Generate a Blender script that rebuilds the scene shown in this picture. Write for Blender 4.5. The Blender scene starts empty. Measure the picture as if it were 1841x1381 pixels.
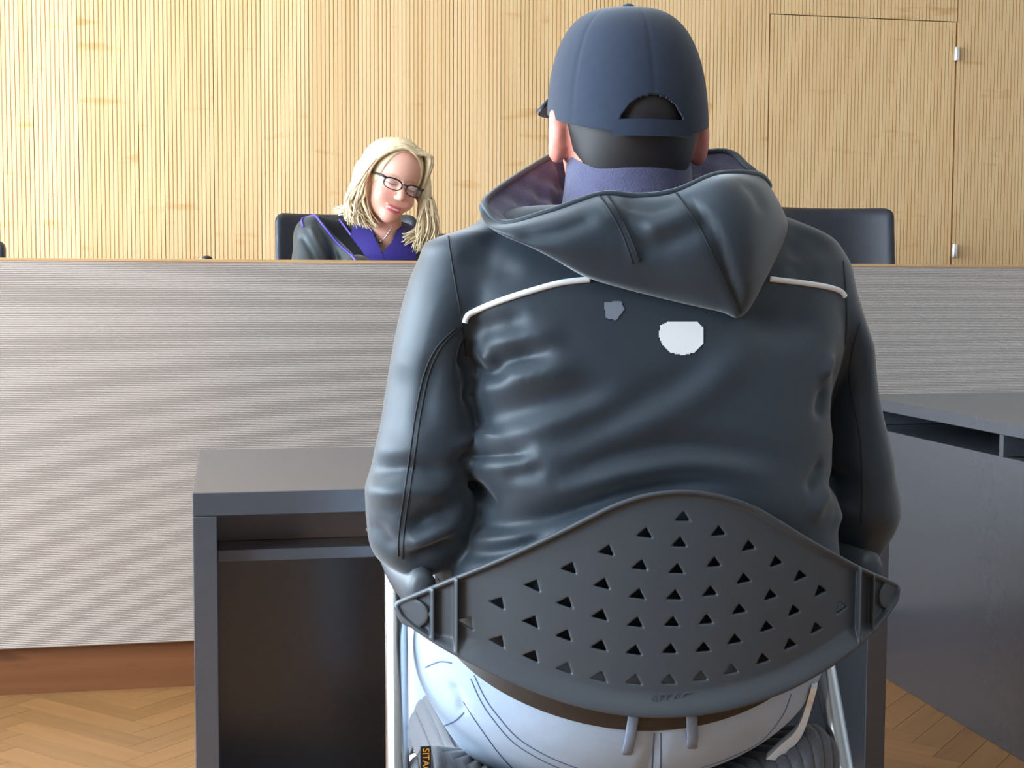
import bpy, math, random
import numpy as np
from mathutils import Matrix, Vector
from mathutils.bvhtree import BVHTree

random.seed(7); rng = np.random.default_rng(7)
SC = bpy.context.scene
COL = SC.collection

# ------------------------------------------------------------------ camera
FPX, PITCH, YAW, ROLL, CAMH = 2564.7, 0.0707, 0.1976, 0.0044, 1.0762
cam_data = bpy.data.cameras.new('camera'); cam_data.sensor_width = 36.0
cam_data.lens = FPX * 36.0 / 1841.0; cam_data.clip_start = 0.05
cam = bpy.data.objects.new('camera', cam_data); COL.objects.link(cam); SC.camera = cam
fwd = Vector((math.sin(YAW) * math.cos(PITCH), math.cos(YAW) * math.cos(PITCH), -math.sin(PITCH)))
rgt = Vector((math.cos(YAW), -math.sin(YAW), 0)); upv = rgt.cross(fwd)
r2 = rgt * math.cos(ROLL) + upv * math.sin(ROLL); u2 = upv * math.cos(ROLL) - rgt * math.sin(ROLL)
M3 = Matrix((r2, u2, -fwd)).transposed()
cam.matrix_world = Matrix.Translation((0, 0, CAMH)) @ M3.to_4x4()

# ------------------------------------------------------------------ world, lights, exposure
SC.view_settings.view_transform = 'Standard'; SC.view_settings.look = 'None'
SC.view_settings.gamma = 1.0; SC.view_settings.use_curve_mapping = False
SC.view_settings.exposure = 0.68
world = bpy.data.worlds.new('world'); SC.world = world; world.use_nodes = True
bgn = world.node_tree.nodes['Background']
bgn.inputs[0].default_value = (0.62, 0.80, 1.0, 1); bgn.inputs[1].default_value = 1.0

def area(name, loc, rot, sx, sy, power, color):
    d = bpy.data.lights.new(name, 'AREA'); d.shape = 'RECTANGLE'; d.size = sx; d.size_y = sy
    d.energy = power; d.color = color
    o = bpy.data.objects.new(name, d); COL.objects.link(o); o.location = loc; o.rotation_euler = rot
    return o
RX0, RX1, RY0, RY1, RH = -2.9, 4.9, -3.6, 5.92, 3.1      # the room
WINDOWS = [(-0.75, 0.95), (1.4, 3.1), (3.55, 5.25)]   # y spans of the windows in the left wall
WZ0, WZ1 = 0.85, 2.75
for a_, b_ in WINDOWS:     # daylight entering through each window of the left wall
    area('window_daylight', (RX0 - 0.22, (a_ + b_) / 2, (WZ0 + WZ1) / 2), (0, -math.pi / 2, 0), WZ1 - WZ0, b_ - a_, 150, (0.70, 0.86, 1.0))

# ------------------------------------------------------------------ helpers: pixels of the photograph to points
def ray(px, py):
    a, b = px - 920.5, py - 690.5
    c, s = math.cos(-ROLL), math.sin(-ROLL); a, b = c * a - s * b, s * a + c * b
    v = rgt * (a / FPX) + upv * (-b / FPX) + fwd
    return v
CAMP = Vector((0, 0, CAMH))
def P(px, py, y):
    r = ray(px, py); return CAMP + r * (y / r.y)
def PX(px, py, x):
    r = ray(px, py); return CAMP + r * (x / r.x)

# ------------------------------------------------------------------ helpers: objects
def tag(o, label=None, cat=None, group=None, kind=None):
    if label: o['label'] = label
    if cat: o['category'] = cat
    if group: o['group'] = group
    if kind: o['kind'] = kind
    return o
def empty(name, loc):
    o = bpy.data.objects.new(name, None); COL.objects.link(o); o.location = loc; o.empty_display_size = 0.1
    return o
def wloc(o):
    v = Vector((0, 0, 0))
    while o is not None: v += o.location; o = o.parent
    return v
def mesh(name, verts, faces, mat, parent=None, smooth=False, origin=None):
    verts = np.asarray(verts, dtype=np.float64).reshape(-1, 3)
    off = np.array(wloc(parent)) if parent is not None else np.zeros(3)
    if origin is not None: loc = np.array(origin, float) - off
    else: loc = np.zeros(3)
    me = bpy.data.meshes.new(name)
    vv = verts - off - loc
    if isinstance(faces, np.ndarray):
        n, k = faces.shape
        me.vertices.add(len(vv)); me.vertices.foreach_set('co', vv.astype(np.float32).ravel())
        me.loops.add(n * k); me.loops.foreach_set('vertex_index', faces.astype(np.int32).ravel())
        me.polygons.add(n); me.polygons.foreach_set('loop_start', np.arange(0, n * k, k, dtype=np.int32))
        me.update(calc_edges=True)
    else:
        me.from_pydata([tuple(v) for v in vv], [], faces)
    me.validate()
    if smooth: me.polygons.foreach_set('use_smooth', [True] * len(me.polygons))
    me.update()
    if mat: me.materials.append(mat)
    o = bpy.data.objects.new(name, me); COL.objects.link(o)
    o.location = loc
    if parent is not None: o.parent = parent
    return o
def copy_tree(o, parent=None):
    c = o.copy(); COL.objects.link(c)
    if parent is not None: c.parent = parent
    for ch in o.children: copy_tree(ch, c)
    return c

class MB:
    def __init__(s): s.v = []; s.f = []
    def add(s, v, f):
        n = len(s.v); s.v += [tuple(p) for p in v]; s.f += [tuple(i + n for i in q) for q in f]; return s
    def box(s, x0, x1, y0, y1, z0, z1, bev=0.0):
        if bev <= 0:
            v = [(x, y, z) for z in (z0, z1) for y in (y0, y1) for x in (x0, x1)]
            return s.add(v, [(0, 2, 3, 1), (4, 5, 7, 6), (0, 1, 5, 4), (2, 6, 7, 3), (0, 4, 6, 2), (1, 3, 7, 5)])
        b = bev   # chamfered box: 24 vertices
        c = []; idx = {}
        xs, ys, zs = (x0, x1), (y0, y1), (z0, z1)
        for i in (0, 1):
            for j in (0, 1):
                for k in (0, 1):
                    sx, sy, sz = (1 - 2 * i) * b, (1 - 2 * j) * b, (1 - 2 * k) * b
                    for a, d in (('x', (0, sy, sz)), ('y', (sx, 0, sz)), ('z', (sx, sy, 0))):
                        idx[(i, j, k, a)] = len(c); c.append((xs[i] + d[0], ys[j] + d[1], zs[k] + d[2]))
        f = []
        q = lambda *t: f.append(tuple(idx[w] for w in t))
        q((0,0,0,'x'),(0,0,1,'x'),(0,1,1,'x'),(0,1,0,'x')); q((1,0,0,'x'),(1,1,0,'x'),(1,1,1,'x'),(1,0,1,'x'))
        q((0,0,0,'y'),(1,0,0,'y'),(1,0,1,'y'),(0,0,1,'y')); q((0,1,0,'y'),(0,1,1,'y'),(1,1,1,'y'),(1,1,0,'y'))
        q((0,0,0,'z'),(0,1,0,'z'),(1,1,0,'z'),(1,0,0,'z')); q((0,0,1,'z'),(1,0,1,'z'),(1,1,1,'z'),(0,1,1,'z'))
        for j in (0, 1):
            for k in (0, 1): q((0,j,k,'y'),(1,j,k,'y'),(1,j,k,'z'),(0,j,k,'z'))
        for i in (0, 1):
            for k in (0, 1): q((i,0,k,'x'),(i,1,k,'x'),(i,1,k,'z'),(i,0,k,'z'))
        for i in (0, 1):
            for j in (0, 1): q((i,j,0,'x'),(i,j,1,'x'),(i,j,1,'y'),(i,j,0,'y'))
        for i in (0, 1):
            for j in (0, 1):
                for k in (0, 1): q((i,j,k,'x'),(i,j,k,'y'),(i,j,k,'z'))
        return s.add(c, f)
    def tube(s, pts, r, seg=10, closed=False, cap=True, flat=None):
        p = [Vector(q) for q in pts]; n = len(p)
        rs = list(r) if hasattr(r, '__len__') else [r] * n
        V = []; F = []; nrm = None
        for i in range(n):
            if closed: t = p[(i + 1) % n] - p[i - 1]
            else: t = p[min(i + 1, n - 1)] - p[max(i - 1, 0)]
            t.normalize()
            if nrm is None:
                a = Vector((0, 0, 1)) if abs(t.z) < 0.9 else Vector((0, 1, 0))
                nrm = (a - t * a.dot(t)).normalized()
            else: nrm = (nrm - t * nrm.dot(t)).normalized()
            b = t.cross(nrm)
            for k in range(seg):
                an = 2 * math.pi * k / seg
                V.append(p[i] + (nrm * math.cos(an) + b * math.sin(an)) * rs[i])
        m = n if closed else n - 1
        for i in range(m):
            for k in range(seg):
                a = i * seg + k; b2 = i * seg + (k + 1) % seg
                c = ((i + 1) % n) * seg + (k + 1) % seg; d = ((i + 1) % n) * seg + k
                F.append((a, b2, c, d))
        if cap and not closed:
            F.append(tuple(reversed(range(seg)))); F.append(tuple((n - 1) * seg + k for k in range(seg)))
        return s.add(V, F)
    def disc(s, c, axis, r, h, seg=28, bev=0.0):
        a = Vector(axis).normalized(); c = Vector(c)
        if bev: return s.tube([c, c + a * bev * .3, c + a * bev, c + a * (h - bev), c + a * (h - bev * .3), c + a * h], [r - bev, r - bev * .3, r, r, r - bev * .3, r - bev], seg)
        return s.tube([c, c + a * h], r, seg)
    def ball(s, c, r, seg=14, rings=9):
        rx, ry, rz = r if hasattr(r, '__len__') else (r, r, r)
        V = [(c[0], c[1], c[2] - rz)]
        for i in range(1, rings):
            th = math.pi * i / rings
            for k in range(seg):
                ph = 2 * math.pi * k / seg
                V.append((c[0] + rx * math.sin(th) * math.cos(ph), c[1] + ry * math.sin(th) * math.sin(ph), c[2] - rz * math.cos(th)))
        V.append((c[0], c[1], c[2] + rz)); F = []
        for k in range(seg):
            F.append((0, 1 + (k + 1) % seg, 1 + k))
            for i in range(rings - 2):
                a = 1 + i * seg + k; b = 1 + i * seg + (k + 1) % seg
                F.append((a, b, b + seg, a + seg))
            l = 1 + (rings - 2) * seg
            F.append((l + k, l + (k + 1) % seg, len(V) - 1))
        return s.add(V, F)
    def build(s, name, mat, parent=None, smooth=False, origin=None):
        return mesh(name, s.v, s.f, mat, parent, smooth, origin)

def spline(pts, n=8, closed=False):
    p = [np.array(q, float) for q in pts]; m = len(p); out = []
    rngi = range(m) if closed else range(m - 1)
    for i in rngi:
        if closed: a, b, c, d = p[i - 1], p[i], p[(i + 1) % m], p[(i + 2) % m]
        else: a, b, c, d = p[max(i - 1, 0)], p[i], p[i + 1], p[min(i + 2, m - 1)]
        for k in range(n):
            t = k / n
            out.append(0.5 * ((2 * b) + (c - a) * t + (2 * a - 5 * b + 4 * c - d) * t * t + (3 * b - a - 3 * c + d) * t ** 3))
    if not closed: out.append(p[-1])
    return out
def smooth_by_angle(o, deg=35):
    me = o.data
    me.polygons.foreach_set('use_smooth', [True] * len(me.polygons))
    try: me.set_sharp_from_angle(angle=math.radians(deg))
    except Exception: pass
    return o

# ------------------------------------------------------------------ helpers: implicit surfaces for organic shapes
def grid(b0, b1, h):
    b0 = np.array(b0, float); n = np.ceil((np.array(b1) - b0) / h).astype(int) + 1
    ax = [(b0[i] + h * np.arange(n[i])).astype(np.float32) for i in range(3)]
    return ax[0][:, None, None], ax[1][None, :, None], ax[2][None, None, :], b0, h
def nets(F, org, h):
    s = F < 0
    nx, ny, nz = F.shape
    cs = np.zeros((nx - 1, ny - 1, nz - 1), np.int8)
    corners = [(i, j, k) for i in (0, 1) for j in (0, 1) for k in (0, 1)]
    for i, j, k in corners: cs += s[i:nx - 1 + i, j:ny - 1 + j, k:nz - 1 + k]
    act = (cs > 0) & (cs < 8)
    I = np.argwhere(act)
    idx = np.full(act.shape, -1, np.int32); idx[act] = np.arange(len(I))
    val = {c: F[I[:, 0] + c[0], I[:, 1] + c[1], I[:, 2] + c[2]].astype(np.float64) for c in corners}
    acc = np.zeros((len(I), 3)); cnt = np.zeros(len(I))
    for a in corners:
        for ax in range(3):
            if a[ax] == 0:
                b = list(a); b[ax] = 1; b = tuple(b)
                fa, fb = val[a], val[b]; m = (fa < 0) != (fb < 0)
                t = np.where(m, fa / np.where(m, fa - fb, 1), 0)
                p = np.tile(np.array(a, float), (len(I), 1)); p[:, ax] += t
                acc[m] += p[m]; cnt[m] += 1
    V = org + h * (I + acc / cnt[:, None])
    faces = []
    for ax in range(3):
        o1, o2 = [(1, 2), (2, 0), (0, 1)][ax]
        sl0 = [slice(None)] * 3; sl1 = [slice(None)] * 3
        sl0[ax] = slice(0, -1); sl1[ax] = slice(1, None)
        ch = s[tuple(sl0)] != s[tuple(sl1)]
        E = np.argwhere(ch)
        E = E[(E[:, o1] > 0) & (E[:, o2] > 0) & (E[:, o1] < F.shape[o1] - 1) & (E[:, o2] < F.shape[o2] - 1)]
        d1 = np.zeros(3, int); d1[o1] = 1; d2 = np.zeros(3, int); d2[o2] = 1
        g = lambda Q: idx[Q[:, 0], Q[:, 1], Q[:, 2]]
        q = np.stack([g(E - d1 - d2), g(E - d2), g(E), g(E - d1)], 1)
        flip = ~s[E[:, 0], E[:, 1], E[:, 2]]
        q[flip] = q[flip][:, ::-1]
        faces.append(q)
    Fc = np.concatenate(faces); Fc = Fc[(Fc >= 0).all(1)]
    return V, Fc
def smin(a, b, k):
    h = np.clip(0.5 + 0.5 * (b - a) / k, 0, 1); return b * (1 - h) + a * h - k * h * (1 - h)
def smax(a, b, k): return -smin(-a, -b, k)
def ell(x, y, z, c, r):
    a, b, d = (x - c[0]), (y - c[1]), (z - c[2])
    k0 = np.sqrt((a / r[0]) ** 2 + (b / r[1]) ** 2 + (d / r[2]) ** 2)
    k1 = np.sqrt((a / r[0] ** 2) ** 2 + (b / r[1] ** 2) ** 2 + (d / r[2] ** 2) ** 2) + 1e-6
    return k0 * (k0 - 1) / k1
def cone(x, y, z, a, b, ra, rb):
    ab = [b[i] - a[i] for i in range(3)]; L = sum(q * q for q in ab)
    t = np.clip(((x - a[0]) * ab[0] + (y - a[1]) * ab[1] + (z - a[2]) * ab[2]) / L, 0, 1)
    return np.sqrt((x - a[0] - t * ab[0]) ** 2 + (y - a[1] - t * ab[1]) ** 2 + (z - a[2] - t * ab[2]) ** 2) - (ra + (rb - ra) * t)
def loft(x, y, z, zs, xl, xr, y0, y1, n=2.4, kcap=0.02):
    """stack of superellipse sections given by left/right and back/front limits at heights zs"""
    zz = z.ravel()
    def cs(v):       # smooth interpolation
        v = np.array(v, float); t = np.array(zs, float)
        m = np.gradient(v, t); i = np.clip(np.searchsorted(t, zz) - 1, 0, len(t) - 2); hh = t[i + 1] - t[i]
        u = np.clip((zz - t[i]) / hh, 0, 1)
        return ((2*u**3-3*u**2+1)*v[i] + (u**3-2*u**2+u)*hh*m[i] + (-2*u**3+3*u**2)*v[i+1] + (u**3-u**2)*hh*m[i+1]).astype(np.float32)[None, None, :]
    l, r, b, f = cs(xl), cs(xr), cs(y0), cs(y1)
    a = np.maximum((r - l) / 2, 0.004); bb = np.maximum((f - b) / 2, 0.004)
    k = (np.abs((x - (l + r) / 2) / a) ** n + np.abs((y - (b + f) / 2) / bb) ** n) ** (1 / n)
    d = (k - 1) * np.minimum(a, bb)
    return smax(smax(d, zs[0] - z, kcap), z - zs[-1], kcap)
def vnormals(V, F):
    n = np.zeros_like(V)
    fn = np.cross(V[F[:, 2]] - V[F[:, 0]], V[F[:, 3]] - V[F[:, 1]])
    for k in range(4): np.add.at(n, F[:, k], fn)
    return n / (np.linalg.norm(n, axis=1, keepdims=True) + 1e-12)
def relax(V, F, it=2, lam=0.5):
    for _ in range(it):
        s = np.zeros_like(V); c = np.zeros(len(V))
        for k in range(4):
            a, b = F[:, k], F[:, (k + 1) % 4]
            np.add.at(s, a, V[b]); np.add.at(c, a, 1); np.add.at(s, b, V[a]); np.add.at(c, b, 1)
        V = V + lam * (s / np.maximum(c, 1)[:, None] - V)
    return V
def seg_dist(Q, poly):
    """distance of 2-D points Q to polyline, and parameter 0..1 along it"""
    best = np.full(len(Q), 9.0); par = np.zeros(len(Q)); poly = np.array(poly); L = np.linalg.norm(np.diff(poly, axis=0), axis=1); cum = np.concatenate([[0], np.cumsum(L)])
    for i in range(len(poly) - 1):
        d = poly[i + 1] - poly[i]; t = np.clip(((Q - poly[i]) @ d) / (d @ d), 0, 1)
        e = np.linalg.norm(Q - poly[i] - t[:, None] * d, axis=1); m = e < best
        best[m] = e[m]; par[m] = (cum[i] + t[m] * L[i]) / cum[-1]
    return best, par
def bvh(V, F): return BVHTree.FromPolygons([tuple(v) for v in V], [tuple(int(i) for i in f) for f in F])
def cast(tree, px, py, lift=0.0):
    r = ray(px, py).normalized(); loc, nor, _, _ = tree.ray_cast(CAMP, r)
    if loc is None: return None
    if nor.dot(r) > 0: nor = -nor
    return loc + nor * lift
def cast_line(tree, pts, lift=0.0, n=10):
    out = []
    for q in spline(pts, n):
        h = cast(tree, q[0], q[1], lift)
        if h is not None: out.append(h)
    return out
def inside(poly, x, y):
    c = np.zeros(x.shape, bool); n = len(poly)
    for i in range(n):
        x0, y0 = poly[i]; x1, y1 = poly[i - 1]
        m = ((y0 > y) != (y1 > y)); c ^= m & (x < (x1 - x0) * (y - y0) / ((y1 - y0) if y1 != y0 else 1e-9) + x0)
    return c
def patch(tree, poly, step, lift):
    """a piece of cloth or print lying on a surface: grid points inside the outline, laid onto the surface"""
    poly = np.array(poly, float); x0, y0 = poly.min(0); x1, y1 = poly.max(0)
    nx, ny = int((x1 - x0) / step) + 2, int((y1 - y0) / step) + 2
    id_ = {}; V = []; F = []
    for j in range(ny):
        for i in range(nx):
            h = cast(tree, x0 + i * step, y0 + j * step, lift)
            if h is not None: id_[(i, j)] = len(V); V.append(h)
    cx = x0 + (np.arange(nx)[None, :] + .5) * step + np.zeros((ny, 1)); cy = y0 + (np.arange(ny)[:, None] + .5) * step + np.zeros((1, nx))
    ins = inside(poly, cx, cy)
    for j in range(ny - 1):
        for i in range(nx - 1):
            q = [(i, j), (i, j + 1), (i + 1, j + 1), (i + 1, j)]
            if ins[j, i] and all(k in id_ for k in q):
                w = [id_[k] for k in q]
                if max((V[w[0]] - V[w[2]]).length, (V[w[1]] - V[w[3]]).length) < 0.05: F.append(tuple(w))
    par = list(range(len(V)))
    def find(a):
        while par[a] != a: par[a] = par[par[a]]; a = par[a]
        return a
    for f in F:
        for i in f[1:]: par[find(i)] = find(f[0])
    cnt = {}
    for f in F: cnt[find(f[0])] = cnt.get(find(f[0]), 0) + 1
    top = max(cnt, key=cnt.get); F = [f for f in F if find(f[0]) == top]
    used = sorted({i for f in F for i in f}); mp = {a: b for b, a in enumerate(used)}
    return [V[i] for i in used], [tuple(mp[i] for i in f) for f in F]

# ------------------------------------------------------------------ materials
def lin(r, g, b):
    f = lambda c: c / 12.92 if c <= 0.04045 else ((c + 0.055) / 1.055) ** 2.4
    return (f(r / 255), f(g / 255), f(b / 255), 1)
def mat(name, col, rough=0.5, metal=0.0, spec=0.5, var=0.0, vscale=(8, 8, 8), bump=0.0, bscale=200.0, sheen=0.0, coat=0.0, attr=None):
    m = bpy.data.materials.new(name); m.use_nodes = True; nt = m.node_tree; N = nt.nodes; L = nt.links
    p = N['Principled BSDF']
    p.inputs['Roughness'].default_value = rough; p.inputs['Metallic'].default_value = metal
    p.inputs['Specular IOR Level'].default_value = spec
    p.inputs['Base Color'].default_value = col
    if sheen: p.inputs['Sheen Weight'].default_value = sheen; p.inputs['Sheen Roughness'].default_value = 0.45
    if coat: p.inputs['Coat Weight'].default_value = coat; p.inputs['Coat Roughness'].default_value = 0.2
    tc = N.new('ShaderNodeTexCoord')
    mp = N.new('ShaderNodeMapping'); mp.inputs['Scale'].default_value = vscale; L.new(tc.outputs['Object'], mp.inputs[0])
    src = None
    if attr:
        at = N.new('ShaderNodeAttribute'); at.attribute_name = attr; src = at.outputs['Color']; L.new(src, p.inputs['Base Color'])
    if var:
        no = N.new('ShaderNodeTexNoise'); no.inputs['Scale'].default_value = 1.0; no.inputs['Detail'].default_value = 5
        L.new(mp.outputs[0], no.inputs['Vector'])
        mr = N.new('ShaderNodeMapRange'); mr.inputs[1].default_value = 0.3; mr.inputs[2].default_value = 0.7
        mr.inputs[3].default_value = 1 - var; mr.inputs[4].default_value = 1 + var; L.new(no.outputs[0], mr.inputs[0])
        mx = N.new('ShaderNodeMix'); mx.data_type = 'RGBA'; mx.blend_type = 'MULTIPLY'; mx.inputs[0].default_value = 1
        if src is not None: L.new(src, mx.inputs[6])
        else: mx.inputs[6].default_value = col
        L.new(mr.outputs[0], mx.inputs[7]); L.new(mx.outputs[2], p.inputs['Base Color'])
    if bump:
        n2 = N.new('ShaderNodeTexNoise'); n2.inputs['Scale'].default_value = bscale; n2.inputs['Detail'].default_value = 3
        L.new(tc.outputs['Object'], n2.inputs['Vector'])
        bp = N.new('ShaderNodeBump'); bp.inputs['Strength'].default_value = bump; bp.inputs['Distance'].default_value = 0.002
        L.new(n2.outputs[0], bp.inputs['Height']); L.new(bp.outputs[0], p.inputs['Normal'])
    return m
def wood(name, c0, c1, c2, grain, figure, rough=0.4, coat=0.0, objvar=0.0):
    """veneer: fine grain (stretched noise), darker figure spots, per-object tone from Object Info"""
    m = bpy.data.materials.new(name); m.use_nodes = True; nt = m.node_tree; N = nt.nodes; L = nt.links
    p = N['Principled BSDF']; p.inputs['Roughness'].default_value = rough
    if coat: p.inputs['Coat Weight'].default_value = coat; p.inputs['Coat Roughness'].default_value = 0.15
    tc = N.new('ShaderNodeTexCoord'); oi = N.new('ShaderNodeObjectInfo')
    off = N.new('ShaderNodeVectorMath'); off.operation = 'SCALE'; off.inputs[0].default_value = (7.1, 3.3, 5.7)
    L.new(oi.outputs['Random'], off.inputs['Scale'])
    ad = N.new('ShaderNodeVectorMath'); ad.operation = 'ADD'; L.new(tc.outputs['Object'], ad.inputs[0]); L.new(off.outputs[0], ad.inputs[1])
    def noise(sc, det):
        mp = N.new('ShaderNodeMapping'); mp.inputs['Scale'].default_value = sc; L.new(ad.outputs[0], mp.inputs[0])
        n = N.new('ShaderNodeTexNoise'); n.inputs['Scale'].default_value = 1; n.inputs['Detail'].default_value = det; L.new(mp.outputs[0], n.inputs['Vector'])
        return n.outputs[0]
    g = noise(grain, 4); fg = noise(figure, 6)
    r1 = N.new('ShaderNodeMapRange'); r1.inputs[1].default_value = 0.3; r1.inputs[2].default_value = 0.7; L.new(g, r1.inputs[0])
    mx = N.new('ShaderNodeMix'); mx.data_type = 'RGBA'; mx.inputs[6].default_value = c0; mx.inputs[7].default_value = c1; L.new(r1.outputs[0], mx.inputs[0])
    r2_ = N.new('ShaderNodeMapRange'); r2_.inputs[1].default_value = 0.63; r2_.inputs[2].default_value = 0.72; r2_.inputs[4].default_value = 0.75; L.new(fg, r2_.inputs[0])
    m2 = N.new('ShaderNodeMix'); m2.data_type = 'RGBA'; m2.inputs[7].default_value = c2
    L.new(r2_.outputs[0], m2.inputs[0]); L.new(mx.outputs[2], m2.inputs[6])
    m3 = N.new('ShaderNodeMix'); m3.data_type = 'RGBA'; m3.blend_type = 'MULTIPLY'; m3.inputs[0].default_value = 1
    L.new(m2.outputs[2], m3.inputs[6])
    if objvar:
        rr = N.new('ShaderNodeMapRange'); rr.inputs[3].default_value = 1 - objvar; rr.inputs[4].default_value = 1 + objvar; L.new(oi.outputs['Random'], rr.inputs[0])
        L.new(rr.outputs[0], m3.inputs[7])
    else: L.new(oi.outputs['Color'], m3.inputs[7])
    L.new(m3.outputs[2], p.inputs['Base Color'])
    return m

M_wall = mat('white_plaster', lin(236, 234, 228), 0.9, var=0.02)
M_panel = wood('maple_veneer', lin(236, 203, 155), lin(229, 187, 134), lin(212, 160, 100), (60, 60, 1.2), (3.2, 3, 13), 0.45)
M_rear = mat('rear_wall_plaster', lin(150, 152, 156), 0.9, var=0.02)
M_side = mat('grey_plaster', lin(204, 204, 204), 0.9, var=0.02)
M_backing = mat('panel_backing', lin(120, 92, 58), 0.9)
M_plank = wood('oak_plank', lin(156, 112, 68), lin(144, 101, 59), lin(128, 86, 48), (3, 55, 20), (2.5, 12, 6), 0.38, 0.1, 0.12)
M_gap = mat('floor_gap', lin(70, 46, 26), 0.9)
M_bench = mat('ribbed_bench_lacquer', lin(205, 195, 188), 0.24, 0.65, 0.5)
M_edge = mat('plywood_edge', lin(196, 152, 104), 0.5, var=0.15, vscale=(6, 40, 200))
M_plinth = wood('plinth_wood', lin(128, 80, 48), lin(116, 70, 40), lin(96, 56, 34), (2, 30, 40), (5, 5, 20), 0.4, 0.1)
M_anth = mat('anthracite_laminate', lin(70, 72, 78), 0.24, 0.0, 0.7, var=0.04, vscale=(40, 40, 40), coat=0.7)
M_brown = mat('recess_brown', lin(118, 94, 80), 0.4, var=0.05, vscale=(20, 20, 20))
M_plastic = mat('anthracite_plastic', lin(70, 74, 80), 0.38, 0.0, 0.5, bump=0.03, bscale=700)
M_chrome = mat('brushed_steel', (0.62, 0.64, 0.66, 1), 0.22, 1.0)
M_rib = mat('ribbed_grey_fabric', lin(92, 92, 98), 0.6, 0, 0.4, var=0.12, vscale=(200, 200, 200), bump=0.2, bscale=900, sheen=0.3)
M_jacket = mat('dark_softshell', lin(34, 45, 56), 0.52, 0, 0.5, var=0.05, vscale=(60, 60, 60), bump=0.03, bscale=1200, sheen=0.35)
M_seam = mat('dark_seam_thread', lin(26, 30, 36), 0.7)
M_lining = mat('navy_fleece_lining', lin(86, 84, 110), 0.95, 0, 0.2, var=0.12, vscale=(40, 40, 40), bump=0.5, bscale=500, sheen=0.6)
M_piping = mat('white_piping', lin(244, 244, 246), 0.5)
M_grey_print = mat('grey_print', lin(120, 126, 138), 0.6)
M_jeans = mat('washed_denim', lin(174, 190, 212), 0.85, 0, 0.2, var=0.10, vscale=(14, 14, 14), bump=0.25, bscale=1500, sheen=0.1)
M_stitch = mat('denim_seam', lin(92, 112, 146), 0.85)
M_loop = mat('denim_loop', lin(132, 142, 162), 0.85, var=0.1, vscale=(90, 90, 90))
M_belt = mat('brown_leather', lin(52, 42, 36), 0.5, var=0.1, vscale=(90, 90, 90))
M_paper = mat('white_paper', lin(248, 250, 255), 0.7)
M_cap = mat('navy_cap_cotton', lin(38, 46, 63), 0.85, 0, 0.25, var=0.08, vscale=(90, 90, 90), bump=0.15, bscale=1400, sheen=0.25)
M_skin = mat('skin', lin(222, 140, 122), 0.5, 0, 0.4, var=0.05, vscale=(30, 30, 30))
M_skin.node_tree.nodes['Principled BSDF'].inputs['Subsurface Weight'].default_value = 0.15
M_skin.node_tree.nodes['Principled BSDF'].inputs['Subsurface Radius'].default_value = (0.012, 0.004, 0.002)
M_hair_dark = mat('dark_hair', lin(34, 28, 28), 0.6)
M_shoe = mat('black_leather', lin(24, 24, 26), 0.4)
M_leather = mat('navy_black_leather', lin(38, 40, 50), 0.45, 0, 0.5, var=0.06, vscale=(20, 20, 20), bump=0.15, bscale=240)
M_face = mat('face_skin', lin(224, 168, 146), 0.45, 0, 0.45, attr='tint')
M_face.node_tree.nodes['Principled BSDF'].inputs['Subsurface Weight'].default_value = 0.12
M_face.node_tree.nodes['Principled BSDF'].inputs['Subsurface Radius'].default_value = (0.01, 0.004, 0.002)
M_blond = mat('blond_hair', lin(226, 204, 166), 0.42, 0, 0.6, var=0.22, vscale=(70, 70, 14))
M_robe = mat('black_robe_cloth', lin(40, 46, 50), 0.5, 0, 0.5, var=0.05, vscale=(30, 30, 30), sheen=0.15)
M_velvet = mat('black_velvet', lin(16, 14, 16), 0.9, 0, 0.2, sheen=0.1)
M_violet = mat('violet_velvet', lin(44, 32, 112), 0.75, 0, 0.3, sheen=0.3)
M_violet_pipe = mat('violet_piping', lin(96, 74, 190), 0.5)
M_black = mat('black_plastic', lin(22, 22, 24), 0.35)
M_silver = mat('silver_metal', (0.75, 0.75, 0.76, 1), 0.25, 1.0)
M_alu = mat('satin_aluminium', (0.78, 0.79, 0.80, 1), 0.35, 0.9)
M_tag = mat('tag_cloth', lin(30, 28, 30), 0.8)
M_orange = mat('orange_print', lin(236, 160, 50), 0.6)
M_glass = mat('spectacle_glass', (1, 1, 1, 1), 0.03, 0, 0.5)
M_glass.node_tree.nodes['Principled BSDF'].inputs['Alpha'].default_value = 0.12
M_frame_white = mat('white_window_frame', lin(240, 240, 238), 0.5)
M_emboss = mat('embossed_plastic', lin(78, 82, 88), 0.4)

# ================================================================== SETTING
def slab(name, b, m, **k): return MB().box(*b).build(name, m, **k)

floor = slab('floor', (RX0, RX1, RY0, RY1, -0.12, -0.009), M_gap); tag(floor, kind='structure')
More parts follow.
